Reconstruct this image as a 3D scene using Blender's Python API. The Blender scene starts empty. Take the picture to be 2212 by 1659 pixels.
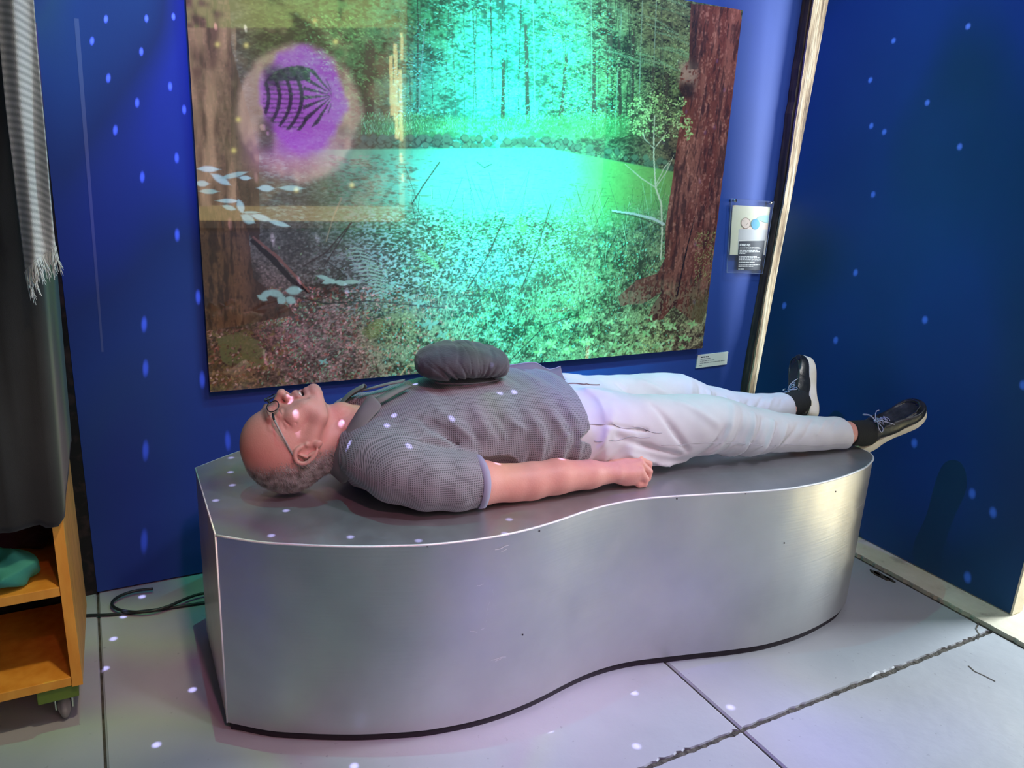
import bpy, math, random
import numpy as np
from mathutils import Vector, Matrix
random.seed(7); rng = np.random.default_rng(7)
sc = bpy.context.scene
COL = sc.collection
# ------------------------------------------------------------------ camera
F = 1688.86; CX, CY = 1106.0, 829.5
R = np.array([[0.8819692064326778, 0.09025119674520726, -0.46258517095835483],
              [-0.4688155247165419, 0.2687842461047549, -0.8414077684634557],
              [0.04839754838073941, 0.9589628514869366, 0.27937059039701645]])
CAM = np.array([0, 0, 1.28])
cd = bpy.data.cameras.new('camera'); cam = bpy.data.objects.new('camera', cd); COL.objects.link(cam)
cd.sensor_width = 36; cd.sensor_fit = 'HORIZONTAL'; cd.lens = F / 2212 * 36; cd.clip_start = .05
M = Matrix([list(R[0]) + [0], list(R[1]) + [0], list(R[2]) + [1.28], [0, 0, 0, 1]])
cam.matrix_world = M; sc.camera = cam
def wray(px, py):
    d = np.array([px - CX, -(py - CY), -F]); return R @ (d / np.linalg.norm(d))
def on_z(px, py, z): d = wray(px, py); return CAM + d * ((z - CAM[2]) / d[2])
def on_y(px, py, y): d = wray(px, py); return CAM + d * ((y - CAM[1]) / d[1])
def on_x(px, py, x): d = wray(px, py); return CAM + d * ((x - CAM[0]) / d[0])
HB = 0.491                       # bench height
YW = 2.316                       # back wall
XR = 2.386                       # right wall
ANG = math.radians(-6)
PO = np.array([.3425, 1.74, HB])
PU = np.array([math.cos(ANG), math.sin(ANG), 0]); PV = np.array([-math.sin(ANG), math.cos(ANG), 0])
def on_v(px, py, v):             # point on a plane of the lying figure, world coordinates
    d = wray(px, py); return CAM + d * ((v - (CAM - PO) @ PV) / (d @ PV))
# ------------------------------------------------------------------ world, lights, exposure
vs = sc.view_settings
sc.display_settings.display_device = 'sRGB'
vs.view_transform = 'Standard'; vs.look = 'None'; vs.gamma = 1; vs.exposure = 0.25; vs.use_curve_mapping = False
w = bpy.data.worlds.new('world'); sc.world = w; w.use_nodes = True
w.node_tree.nodes['Background'].inputs[0].default_value = (.80, .86, 1.0, 1)
w.node_tree.nodes['Background'].inputs[1].default_value = .05
sc.cycles.use_denoising = True
sc.cycles.sample_clamp_indirect = 4
sc.cycles.max_bounces = 6
def area(name, loc, tgt, size, power, col, sy=None):
    l = bpy.data.lights.new(name, 'AREA'); l.energy = power; l.color = col; l.size = size
    if sy: l.shape = 'RECTANGLE'; l.size_y = sy
    o = bpy.data.objects.new(name, l); COL.objects.link(o); o.location = loc
    o.rotation_euler = (Vector(tgt) - Vector(loc)).to_track_quat('-Z', 'Y').to_euler(); return o
area('ceiling_light', (2.15, .45, 2.65), (1.2, 2.0, .7), .5, 9, (.90, .96, 1.0))
def spot(name, loc, tgt, power, col, deg, blend=.8, size=.06):
    l = bpy.data.lights.new(name, 'SPOT'); l.energy = power; l.color = col; l.spot_size = math.radians(deg); l.spot_blend = blend; l.shadow_soft_size = size
    o = bpy.data.objects.new(name, l); COL.objects.link(o); o.location = loc; o.rotation_euler = (Vector(tgt) - Vector(loc)).to_track_quat('-Z', 'Y').to_euler(); return o
spot('wall_fill', (.05, 1.2, 3.0), (.12, 2.3, 1.95), 62, (.85, .92, 1.0), 44)  # added fill, lifts the upper left of the blue wall
spot('warm_fill', (3.4, -.4, 2.75), (2.95, .66, 0), 1100, (1.0, .86, .42), 24)  # added light on the unseen kerb, for the bench's yellow reflection
spot('pink_lamp', (.30, -.5, 2.7), (.66, 1.66, .6), 100, (1.0, .30, .46), 34)
spot('person_fill', (1.3, .15, 2.95), (1.12, 1.72, .55), 118, (.88, .80, 1.0), 44, .9, .12)  # added fill for the man and bench top, not a fixture of the room
spot('violet_lamp', (1.5, -.5, 2.8), (.97, .86, .05), 175, (.50, .34, 1.0), 24)
spot('print_fill', (2.0, .9, 3.0), (1.75, 2.3, 1.2), 88, (1.0, .92, .90), 60)  # added fill, brightens the print and its right trunk
area('side_daylight', (5.2, .55, 1.5), (1.6, 1.0, .2), 1.2, 270, (.84, .95, 1.0), 1.5)

spot('cabinet_fill', (.42, .75, 2.75), (-.10, 1.76, .30), 80, (1.0, .80, .52), 17)  # added fill, brightens the orange wood from above
def mk_nodes(l):
    l.use_nodes = True; nt = l.node_tree; em = nt.nodes['Emission']; return nt, em
def nd(nt, t, **kw):
    n = nt.nodes.new(t)
    for k, v in kw.items(): setattr(n, k, v)
    return n
def math_n(nt, op, a, b=None, c=None, clamp=False):
    n = nt.nodes.new('ShaderNodeMath'); n.operation = op; n.use_clamp = clamp
    for i, s in enumerate((a, b, c)):
        if s is None: continue
        if isinstance(s, (int, float)): n.inputs[i].default_value = s
        else: nt.links.new(s, n.inputs[i])
    return n.outputs[0]
# the colour spot thrown onto the forest print: cyan heart, green rim
SP = Vector((1.20, 1.00, 3.05)); ST = Vector((1.30, 2.3, 1.24))
l = bpy.data.lights.new('colour_spot', 'SPOT'); l.energy = 1400; l.spot_size = math.radians(64); l.spot_blend = 1.0; l.shadow_soft_size = .03
o = bpy.data.objects.new('colour_spot', l); COL.objects.link(o); o.location = SP
nt, em = mk_nodes(l)
tc = nd(nt, 'ShaderNodeTexCoord'); vm = nd(nt, 'ShaderNodeVectorMath', operation='DISTANCE')
sd = (ST - SP).normalized(); vm.inputs[1].default_value = (0, 0, -1)
o.rotation_euler = (ST - SP).to_track_quat('-Z', 'Y').to_euler()
nt.links.new(tc.outputs['Normal'], vm.inputs[0])
SPOT_R = nd(nt, 'ShaderNodeValToRGB'); cr = SPOT_R.color_ramp
cr.elements[0].position = .0; cr.elements[0].color = (.0, .95, .92, 1)
cr.elements[1].position = .52; cr.elements[1].color = (0, 0, 0, 1)
for p, c in ((.11, (.0, .80, .72, 1)), (.18, (.0, .28, .27, 1)), (.25, (.0, .060, .052, 1)), (.42, (.0, .060, .068, 1))):
    e = cr.elements.new(p); e.color = c
nt.links.new(vm.outputs['Value'], SPOT_R.inputs[0]); nt.links.new(SPOT_R.outputs[0], em.inputs[0])
# star projector under the ceiling: small white dots and soft colour clouds
PP = np.array([.30, 1.68, 2.60])
dots = []
for p in [(230,33),(200,80),(317,32),(375,28),(306,103),(235,160),(368,178),(297,213),(398,228),(250,272),(382,332),(308,373),(383,498),(312,690),(428,632),(315,785),(437,810),(315,962),(492,942),(312,1157),
          (445,22),(466,95),(532,98),(555,425),(498,528),(592,560),(690,557),(650,655),(575,815),(755,670)]: dots.append(on_y(p[0], p[1], YW - .005))
for p in [(2091,57),(1930,88),(1880,173),(1910,285),(2073,317),(1848,589),(1694,660),(1998,691),(1805,735),(2210,832),(1975,957),(2100,1066),(2145,1107),(2090,1247),(2003,222),(1882,272),(1886,420)]: dots.append(on_x(p[0], p[1], XR))
for p in [(307,1289),(267,1332),(245,1380),(227,1444),(416,1490),(338,1609),(1370,1497),(1187,1577),(1375,1612),(1578,1528),(765,1655)]: dots.append(on_z(p[0], p[1], 0))
for p in [(499,989),(498,1020),(502,1048),(466,1081),(641,1066),(618,1103),(586,1157),(757,1160),(754,1064),(769,1098),(908,1114),(1100,1122),(904,1168)]: dots.append(on_z(p[0], p[1], HB))
for p, v in [((850,890),-.1),((838,935),-.13),((775,855),.03),((895,818),.02),((1078,842),-.1),((1112,852),-.1),((1078,1018),-.2),((1222,1020),-.2),((980,925),-.15),((640,905),-.06)]: dots.append(on_v(p[0], p[1], v))
l = bpy.data.lights.new('star_projector', 'POINT'); l.energy = 260; l.shadow_soft_size = 0.0
o = bpy.data.objects.new('star_projector', l); COL.objects.link(o); o.location = PP
nt, em = mk_nodes(l)
tc = nd(nt, 'ShaderNodeTexCoord'); N = tc.outputs['Normal']
acc = None
for q in dots:
    d = q - PP; d /= np.linalg.norm(d)
    v = nd(nt, 'ShaderNodeVectorMath', operation='DISTANCE'); nt.links.new(N, v.inputs[0]); v.inputs[1].default_value = tuple(d)
    acc = v.outputs['Value'] if acc is None else math_n(nt, 'MINIMUM', acc, v.outputs['Value'])
mr = nd(nt, 'ShaderNodeMapRange'); mr.inputs[1].default_value = .0046; mr.inputs[2].default_value = .0018
nt.links.new(acc, mr.inputs[0])
nz = nd(nt, 'ShaderNodeTexNoise'); nz.inputs['Scale'].default_value = 3.4; nz.inputs['Detail'].default_value = 1; of = nd(nt, 'ShaderNodeVectorMath', operation='ADD'); of.inputs[1].default_value = (3.1, 7.4, 1.7); nt.links.new(N, of.inputs[0]); nt.links.new(of.outputs[0], nz.inputs['Vector'])
r1 = nd(nt, 'ShaderNodeValToRGB'); cr = r1.color_ramp
cr.elements[0].position = .34; cr.elements[0].color = (.03, .02, .40, 1)
cr.elements[1].position = .70; cr.elements[1].color = (.01, .13, .12, 1)
for p, c in ((.44, (.0, .0, .03, 1)), (.52, (.0, .10, .12, 1)), (.58, (.04, .16, .05, 1)), (.63, (.0, .02, .05, 1))):
    e = cr.elements.new(p); e.color = c
nt.links.new(nz.outputs['Fac'], r1.inputs[0])
sm = nd(nt, 'ShaderNodeMix', data_type='RGBA', blend_type='ADD'); sm.inputs[0].default_value = 1
k1 = nd(nt, 'ShaderNodeVectorMath', operation='SCALE'); k1.inputs['Scale'].default_value = 1.0; nt.links.new(r1.outputs[0], k1.inputs[0])
k2 = nd(nt, 'ShaderNodeVectorMath', operation='SCALE'); k2.inputs[0].default_value = (1.25, 1.15, 2.3); nt.links.new(mr.outputs[0], k2.inputs['Scale'])
nt.links.new(k1.outputs[0], sm.inputs[6]); nt.links.new(k2.outputs[0], sm.inputs[7]); nt.links.new(sm.outputs[2], em.inputs[0])
# ------------------------------------------------------------------ helpers
def tag(o, label=None, cat=None, group=None, kind=None):
    if label: o['label'] = label
    if cat: o['category'] = cat
    if group: o['group'] = group
    if kind: o['kind'] = kind
    return o
def empty(name, loc=(0, 0, 0), rz=0):
    o = bpy.data.objects.new(name, None); COL.objects.link(o); o.location = loc; o.rotation_euler = (0, 0, rz); o.empty_display_size = .05
    return o
def mesh_obj(name, verts, faces, mats=None, parent=None, smooth=False, fm=None):
    me = bpy.data.meshes.new(name); me.from_pydata([tuple(map(float, v)) for v in verts], [], [tuple(map(int, f)) for f in faces])
    me.update()
    if mats is not None:
        for m in (mats if isinstance(mats, (list, tuple)) else [mats]): me.materials.append(m)
    if fm is not None: me.polygons.foreach_set('material_index', fm)
    if smooth: me.polygons.foreach_set('use_smooth', [True] * len(me.polygons))
    o = bpy.data.objects.new(name, me); COL.objects.link(o)
    if parent: o.parent = parent
    return o
class MB:
    def __init__(s): s.v = []; s.f = []
    def add(s, v, f):
        n = len(s.v); s.v += [tuple(x) for x in v]; s.f += [tuple(i + n for i in q) for q in f]
    def box(s, a, b, bev=0.0):
        (x0, y0, z0), (x1, y1, z1) = a, b
        if bev <= 0:
            s.add([(x0,y0,z0),(x1,y0,z0),(x1,y1,z0),(x0,y1,z0),(x0,y0,z1),(x1,y0,z1),(x1,y1,z1),(x0,y1,z1)],
                  [(0,3,2,1),(4,5,6,7),(0,1,5,4),(1,2,6,5),(2,3,7,6),(3,0,4,7)])
        else:
            import bmesh
            bm = bmesh.new(); bmesh.ops.create_cube(bm, size=1)
            for v in bm.verts: v.co = Vector(((x0+x1)/2 + v.co.x*(x1-x0), (y0+y1)/2 + v.co.y*(y1-y0), (z0+z1)/2 + v.co.z*(z1-z0)))
            bmesh.ops.bevel(bm, geom=list(bm.edges), offset=bev, segments=2, affect='EDGES', profile=.5)
            bm.verts.ensure_lookup_table(); s.add([v.co for v in bm.verts], [[v.index for v in f.verts] for f in bm.faces]); bm.free()
    def tube(s, pts, r, n=8, closed=False):
        pts = [np.array(p, float) for p in pts]; m = len(pts); rs = r if hasattr(r, '__len__') else [r] * m
        V = []; up = None
        for i, p in enumerate(pts):
            a = pts[(i + 1) % m] if (closed or i < m - 1) else p; b = pts[i - 1] if (closed or i > 0) else p
            t = a - b; t = t / (np.linalg.norm(t) + 1e-12)
            if up is None: up = np.array([0, 0, 1.]) if abs(t[2]) < .9 else np.array([1., 0, 0])
            x = np.cross(up, t); x /= np.linalg.norm(x) + 1e-12; y = np.cross(t, x); up = y
            for j in range(n):
                q = 2 * math.pi * j / n; V.append(p + rs[i] * (math.cos(q) * x + math.sin(q) * y))
        Fc = []
        for i in range(m if closed else m - 1):
            for j in range(n):
                a = i * n + j; b = i * n + (j + 1) % n; c = ((i + 1) % m) * n + (j + 1) % n; d = ((i + 1) % m) * n + j; Fc.append((a, b, c, d))
        if not closed: Fc.append(tuple(range(n))[::-1]); Fc.append(tuple((m - 1) * n + j for j in range(n)))
        s.add(V, Fc)
    def build(s, name, mat, parent=None, smooth=False): return mesh_obj(name, s.v, s.f, mat, parent, smooth)
def box_obj(name, a, b, mat, parent=None, bev=0):
    m = MB(); m.box(a, b, bev); return m.build(name, mat, parent)
def spline(pts, n):              # Catmull-Rom
    pts = np.array(pts, float); P = np.vstack([2 * pts[0] - pts[1], pts, 2 * pts[-1] - pts[-2]]); out = []
    for i in range(1, len(P) - 2):
        for t in np.linspace(0, 1, n, endpoint=False):
            a, b, c, d = P[i-1], P[i], P[i+1], P[i+2]
            out.append(.5 * ((2*b) + (-a+c)*t + (2*a-5*b+4*c-d)*t*t + (-a+3*b-3*c+d)*t**3))
    out.append(P[-2]); return np.array(out)
def material(name, base=(.5, .5, .5), rough=.5, metal=0.0, build=None, **kw):
    m = bpy.data.materials.new(name); m.use_nodes = True; nt = m.node_tree; b = nt.nodes['Principled BSDF']
    b.inputs['Base Color'].default_value = (*base, 1); b.inputs['Roughness'].default_value = rough; b.inputs['Metallic'].default_value = metal
    for k, v in kw.items(): b.inputs[k.replace('_', ' ')].default_value = v
    if build: build(nt, b)
    return m
def noise(nt, scale, detail=3, vec=None, coord='Object', mapping=None, rough=.5):
    tc = nd(nt, 'ShaderNodeTexCoord'); src = tc.outputs[coord] if vec is None else vec
    if mapping:
        mp = nd(nt, 'ShaderNodeMapping'); mp.inputs['Scale'].default_value = mapping; nt.links.new(src, mp.inputs[0]); src = mp.outputs[0]
    n = nd(nt, 'ShaderNodeTexNoise'); n.inputs['Scale'].default_value = scale; n.inputs['Detail'].default_value = detail; n.inputs['Roughness'].default_value = rough
    nt.links.new(src, n.inputs['Vector']); return n.outputs['Fac']
def ramp(nt, fac, stops):
    r = nd(nt, 'ShaderNodeValToRGB'); cr = r.color_ramp
    cr.elements[0].position = stops[0][0]; cr.elements[0].color = (*stops[0][1], 1)
    cr.elements[1].position = stops[-1][0]; cr.elements[1].color = (*stops[-1][1], 1)
    for p, c in stops[1:-1]: e = cr.elements.new(p); e.color = (*c, 1)
    nt.links.new(fac, r.inputs[0]); return r.outputs[0]
def bump(nt, b, h, strength=.3, dist=.01):
    bp = nd(nt, 'ShaderNodeBump'); bp.inputs['Strength'].default_value = strength; bp.inputs['Distance'].default_value = dist
    nt.links.new(h, bp.inputs['Height']); nt.links.new(bp.outputs[0], b.inputs['Normal'])
def mixc(nt, fac, a, b, mode='MIX'):
    m = nd(nt, 'ShaderNodeMix', data_type='RGBA', blend_type=mode)
    for i, s in ((0, fac), (6, a), (7, b)):
        if isinstance(s, (int, float)): m.inputs[i].default_value = s
        elif isinstance(s, tuple): m.inputs[i].default_value = (*s, 1)
        else: nt.links.new(s, m.inputs[i])
    return m.outputs[2]
def smooth_step(x, a, b): t = np.clip((x - a) / (b - a), 0, 1); return t * t * (3 - 2 * t)
# ------------------------------------------------------------------ structure materials
def b_floor(nt, b):
    n = noise(nt, 2.2, 5); n2 = noise(nt, 60, 3)
    c = ramp(nt, n, [(.3, (.32, .335, .37)), (.55, (.38, .395, .43)), (.75, (.43, .445, .47))])
    sp = ramp(nt, n2, [(.26, (.6, .6, .6)), (.31, (1, 1, 1)), (.9, (1, 1, 1))])
    nt.links.new(mixc(nt, .6, c, sp, 'MULTIPLY'), b.inputs['Base Color']); bump(nt, b, noise(nt, 25, 5), .25, .004)
m_slab = material('concrete slab', rough=.55, build=b_floor)
m_mortar = material('dark joint mortar', rough=.95, build=lambda nt, b: (nt.links.new(ramp(nt, noise(nt, 40, 4), [(.3, (.02, .018, .015)), (.7, (.10, .085, .07))]), b.inputs['Base Color']), bump(nt, b, noise(nt, 60, 5), .8, .01)))
def b_blue(nt, b):
    c = ramp(nt, noise(nt, 1.6, 4), [(.3, (.016, .050, .27)), (.7, (.024, .068, .34))])
    nt.links.new(c, b.inputs['Base Color']); bump(nt, b, noise(nt, 180, 2), .06, .002)
m_blue = material('blue wall paint', rough=.62, build=b_blue, Specular_IOR_Level=.35)
def b_blue2(nt, b):
    c = ramp(nt, noise(nt, 1.3, 4), [(.3, (.010, .055, .15)), (.7, (.014, .075, .20))])
    nt.links.new(c, b.inputs['Base Color']); bump(nt, b, noise(nt, 160, 2), .08, .002)
m_blue2 = material('dark blue panel paint', rough=.5, build=b_blue2, Specular_IOR_Level=.3)
def b_cream(nt, b):
    n = noise(nt, 9, 6, rough=.65)
    nt.links.new(ramp(nt, n, [(.25, (.30, .24, .18)), (.42, (.66, .60, .46)), (.8, (.80, .74, .60))]), b.inputs['Base Color']); bump(nt, b, noise(nt, 40, 4), .3, .004)
m_cream = material('worn cream paint', rough=.6, build=b_cream)
def b_post(nt, b):
    n = noise(nt, 6, 6, mapping=(9, 9, .8), rough=.6)
    nt.links.new(ramp(nt, n, [(.30, (.10, .06, .035)), (.45, (.40, .27, .16)), (.58, (.62, .48, .32)), (.8, (.76, .66, .50))]), b.inputs['Base Color'])
    bump(nt, b, n, .8, .01)
m_post = material('weathered timber', rough=.75, build=b_post)
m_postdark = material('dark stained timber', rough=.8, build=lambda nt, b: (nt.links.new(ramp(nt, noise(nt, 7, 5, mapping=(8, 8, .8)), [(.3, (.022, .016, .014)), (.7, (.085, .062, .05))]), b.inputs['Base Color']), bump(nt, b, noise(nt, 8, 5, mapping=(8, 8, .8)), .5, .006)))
m_black = material('black fabric wall', rough=.9, build=lambda nt, b: nt.links.new(ramp(nt, noise(nt, 30, 4), [(.5, (.006, .006, .008)), (.78, (.05, .03, .03))]), b.inputs['Base Color']))
m_grey = material('grey room wall', base=(.25, .25, .27), rough=.8, build=lambda nt, b: nt.links.new(ramp(nt, noise(nt, 2, 3), [(.3, (.16, .16, .18)), (.7, (.22, .22, .24))]), b.inputs['Base Color']))
# ------------------------------------------------------------------ floor
fl = box_obj('floor', (-2.2, -1.4, -.06), (5.2, 3.2, -.006), m_mortar); tag(fl, 'grey concrete floor of large slabs with dark rough joints', kind='structure')
def slab(poly, z1=0.0, z0=-.03, bev=.004, jag=()):
    """flat slab from a CCW polygon with a small chamfer; edges listed in jag get crumbled outlines"""
    P = []
    n = len(poly)
    for i in range(n):
        a = np.array(poly[i], float); c = np.array(poly[(i + 1) % n], float)
        if i in jag:
            L = np.linalg.norm(c - a); m = max(2, int(L / .012)); nrm = np.array([-(c - a)[1], (c - a)[0]]) / L
            for t in range(m):
                j = 0 if t == 0 else abs(random.gauss(0, .0016)) + (.003 if random.random() < .06 else 0)
                P.append(a + (c - a) * t / m + nrm * j)
        else: P.append(a)
    P = np.array(P); cen = P.mean(0); m = len(P)
    ins = []
    for i in range(m):
        d = cen - P[i]; d = d / np.linalg.norm(d) * bev * 1.4; ins.append(P[i] + d)
    V = [(x, y, z0) for x, y in P] + [(x, y, z1 - bev) for x, y in P] + [(x, y, z1) for x, y in ins]
    Fc = [(i, (i+1) % m, m + (i+1) % m, m + i) for i in range(m)] + [(m+i, m+(i+1) % m, 2*m+(i+1) % m, 2*m+i) for i in range(m)] + [tuple(2*m+i for i in range(m))]
    return mesh_obj('slab', V, Fc, m_slab, fl)
CV = .975
xj = [-2.1, -1.39, -.0665, 1.265, 2.262]
for i in range(4):
    g = .0028
    slab([(xj[i]+g, 1.092), (xj[i+1]-g, 1.092), (xj[i+1]-g, 2.40), (xj[i]+g, 2.40)], jag=(0,))
    slab([(xj[i]+g, -.24), (xj[i+1]-g, -.24), (xj[i+1]-g, 1.080), (xj[i]+g, 1.080)], jag=(2,) if i > 0 else ())
slab([(-2.1, -1.3), (2.26, -1.3), (2.26, -.246), (-2.1, -.246)])
# kerb strip under the right wall, one piece with a worn edge
kb = slab([(2.272, -1.3), (5.0, -1.3), (5.0, 2.40), (2.272, 2.40)], z1=.008, jag=(3,)); kb.name = 'kerb_slab'; kb.data.materials[0] = m_cream; kb['label'] = 'worn cream kerb slab under the right wall'
ch = MB()
for (px, py, s) in [(1905, 1243, .035), (1890, 1236, .02), (1922, 1250, .018)]:
    q = on_z(px, py, .004); ring = [(q[0] + s*math.cos(a)*random.uniform(.5, .9)*.55, q[1] + s*math.sin(a)*random.uniform(.8, 1.3), .0035) for a in np.linspace(0, 2*math.pi, 11)[:-1]]
    ch.add([(x, y, .0) for x, y, z in ring] + ring, [tuple(range(10, 20))] + [(i, (i+1) % 10, 10+(i+1) % 10, 10+i) for i in range(10)])
tag(ch.build('chipped_mortar', m_mortar, fl), 'broken dark mortar beside the kerb')
ck = MB()   # hairline cracks as recessed dark strips
for line in ([(2115, 1345), (2108, 1358), (2116, 1372), (2112, 1381)], [(2092, 1438), (2105, 1450), (2125, 1459), (2150, 1472)], [(1560, 1455), (1545, 1458), (1562, 1552)][:0]):
    pts = [on_z(p[0], p[1], .0006) for p in line]
    for a, c in zip(pts[:-1], pts[1:]):
        d = (c - a)[:2]; nrm = np.array([-d[1], d[0]]) / np.linalg.norm(d) * .0022
        ck.add([(a[0]-nrm[0], a[1]-nrm[1], .0006), (c[0]-nrm[0], c[1]-nrm[1], .0006), (c[0]+nrm[0], c[1]+nrm[1], .0006), (a[0]+nrm[0], a[1]+nrm[1], .0006)], [(0, 1, 2, 3)])
ck.build('floor_crack', m_mortar, fl)
# ------------------------------------------------------------------ walls
wb = box_obj('wall_back', (-.066, YW, 0.006), (2.47, YW + .06, 3.3), m_blue); tag(wb, 'deep blue painted wall behind the metal bench', kind='structure')
# faint pale vertical streak on the wall
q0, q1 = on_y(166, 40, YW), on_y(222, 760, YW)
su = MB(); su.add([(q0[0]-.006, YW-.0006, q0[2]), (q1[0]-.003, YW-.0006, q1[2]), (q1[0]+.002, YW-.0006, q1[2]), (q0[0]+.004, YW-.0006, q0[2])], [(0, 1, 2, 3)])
su.build('pale_streak', material('pale streak', base=(.09, .13, .40), rough=.3), wb)
wl = box_obj('wall_left', (-2.2, YW + .001, 0), (-.0668, YW + .08, 3.3), m_black); tag(wl, 'black cloth covered wall behind the cabinet', kind='structure')
# right wall: a free standing blue panel, its inner edge not quite plumb
y_top, y_bot = on_x(1790, 0, XR)[1], on_x(1630, 850, XR)[1]
def yl(z): return y_bot + (y_top - y_bot) * (z - .38) / (1.863 - .38)
YE = 1.108
V = []
for x in (XR, XR + .05):
    V += [(x, YE, .012), (x, yl(.012), .012), (x, yl(3.3), 3.3), (x, YE - .02, 3.3)]
wr = mesh_obj('wall_right', V, [(0, 3, 2, 1), (4, 5, 6, 7), (0, 1, 5, 4), (1, 2, 6, 5), (2, 3, 7, 6), (3, 0, 4, 7)], m_blue2); tag(wr, 'dark blue painted panel wall at the foot of the bench', kind='structure')
en = MB(); en.add([(XR - .001, YE - .006, .012), (XR + .052, YE - .006, .012), (XR + .052, YE, .012), (XR - .001, YE, .012), (XR - .001, YE - .026, 3.3), (XR + .052, YE - .026, 3.3), (XR + .052, YE - .02, 3.3), (XR - .001, YE - .02, 3.3)],
                  [(0,3,2,1),(4,5,6,7),(0,1,5,4),(1,2,6,5),(2,3,7,6),(3,0,4,7)])
tag(en.build('panel_edge', m_cream, wr), 'bare cream end edge of the blue panel')
tag(box_obj('baseboard_right', (XR + .004, YE + .0, .006), (XR + .046, 2.26, .014), m_cream), 'thin cream strip under the right wall', kind='structure')
# timber post in the corner, pale face with a dark batten behind
def post(nm, pxs, mat, y0, y1, label):
    rows = []
    for (xa, xb, py) in pxs:
        rows.append((on_y(xa, py, y0), on_y(xb, py, y0)))
    rr = []; 
    for i in range(len(rows) - 1):
        for t in np.linspace(0, 1, 9, endpoint=False): rr.append((rows[i][0]*(1-t)+rows[i+1][0]*t, rows[i][1]*(1-t)+rows[i+1][1]*t))
    rr.append(rows[-1]); V = []; Fc = []
    for k, (a, c) in enumerate(rr):
        ja, jc = random.gauss(0, .0012), random.gauss(0, .0016)
        V += [(a[0]+ja, y0, a[2]), (c[0]+jc, y0, c[2]), (c[0]+jc, y1, c[2]), (a[0]+ja, y1, a[2])]
    for k in range(len(rr) - 1):
        for j in range(4): Fc.append((4*k+j, 4*k+(j+1) % 4, 4*k+4+(j+1) % 4, 4*k+4+j))
    Fc += [(3, 2, 1, 0), tuple(4*(len(rr)-1)+j for j in range(4))]
    return mesh_obj(nm, V, Fc, mat)
p1 = post('trim_1', [(1791, 1826, -260), (1758, 1791, 0), (1725, 1755, 220), (1693, 1718, 440), (1654, 1676, 640), (1621, 1640, 830), (1592, 1610, 1010)], m_post, YW - .046, YW - .038, '')
tag(p1, 'rough weathered timber post in the corner between the blue walls', kind='structure')
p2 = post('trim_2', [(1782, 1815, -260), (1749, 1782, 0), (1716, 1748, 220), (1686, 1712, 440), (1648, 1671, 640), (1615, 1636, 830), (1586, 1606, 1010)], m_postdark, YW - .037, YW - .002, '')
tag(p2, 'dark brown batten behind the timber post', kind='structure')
wf = box_obj('wall_front', (-2.2, -1.45, 0), (5.0, -1.40, 3.3), m_grey); tag(wf, 'grey wall across the room, behind the viewer', kind='structure')
# ------------------------------------------------------------------ bench
top_pts = [(.181,1.583),(.257,1.519),(.320,1.481),(.374,1.452),(.44,1.421),(.505,1.396),(.575,1.373),(.647,1.359),(.70,1.353),(.754,1.351),(.82,1.355),(.881,1.364),(.954,1.379),(1.026,1.390),(1.095,1.392),(1.16,1.386),(1.22,1.373),(1.282,1.357),(1.345,1.341),(1.407,1.324),(1.47,1.309),(1.538,1.296),(1.60,1.291),(1.67,1.290),(1.745,1.296),(1.818,1.308),(1.87,1.320),(1.912,1.337),(1.945,1.353),(1.971,1.374),(1.985,1.400),(1.990,1.437)]
back_pts = [(1.990,1.437),(1.988,1.52),(1.975,1.62),(1.94,1.72),(1.87,1.81),(1.76,1.87),(1.6,1.905),(1.4,1.93),(1.2,1.98),(1.0,2.05),(.8,2.11),(.6,2.135),(.42,2.105),(.292,2.04),(.188,1.971)]
outl = [tuple(p) for p in spline(top_pts, 4)] + [tuple(p) for p in spline(back_pts, 5)][1:]
OUT = np.array(outl); nO = len(OUT)
def offset(P, d):                # inward offset of closed CCW outline
    m = len(P); Q = []
    for i in range(m):
        a = P[i-1]; c = P[(i+1) % m]; t = c - a; t /= np.linalg.norm(t); Q.append(P[i] + np.array([-t[1], t[0]]) * d)
    return np.array(Q)
def b_metal(scale):
    def f(nt, b):
        st = noise(nt, 7, 5, mapping=(.8, .8, 22)); n = noise(nt, 3.5, 5); 
        nt.links.new(ramp(nt, n, [(.3, (.50, .49, .50)), (.5, (.58, .57, .57)), (.7, (.65, .64, .63))]), b.inputs['Base Color'])
        r = ramp(nt, noise(nt, 8, 6, rough=.65), [(.25, (.30,)*3), (.5, (.38,)*3), (.72, (.47,)*3)]); nt.links.new(r, b.inputs['Roughness'])
        bump(nt, b, math_n(nt, 'ADD', math_n(nt, 'MULTIPLY', st, .22), math_n(nt, 'MULTIPLY', noise(nt, 2.2, 2), 2.4)), .12, .012)
    return f
m_metal = material('brushed aluminium side', rough=.38, metal=1, build=b_metal(1))
def b_top(nt, b):
    n = noise(nt, 4, 6, rough=.6)
    nt.links.new(ramp(nt, n, [(.3, (.40, .41, .43)), (.7, (.52, .53, .55))]), b.inputs['Base Color'])
    nt.links.new(ramp(nt, noise(nt, 14, 6, rough=.7), [(.3, (.30,)*3), (.7, (.46,)*3)]), b.inputs['Roughness'])
m_top = material('worn aluminium top', rough=.38, metal=.80, build=b_top)
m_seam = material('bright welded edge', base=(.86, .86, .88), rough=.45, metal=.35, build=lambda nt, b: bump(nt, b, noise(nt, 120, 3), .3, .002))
m_recess = material('dark plinth', base=(.02, .014, .022), rough=.8, build=lambda nt, b: bump(nt, b, noise(nt, 50, 3), .3, .002))
bench = empty('metal_bench', (0, 0, 0)); tag(bench, 'wavy brushed aluminium bench under the lying man', 'bench')
z0 = .022
i_end = len(spline(top_pts, 4)) - 1
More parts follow.
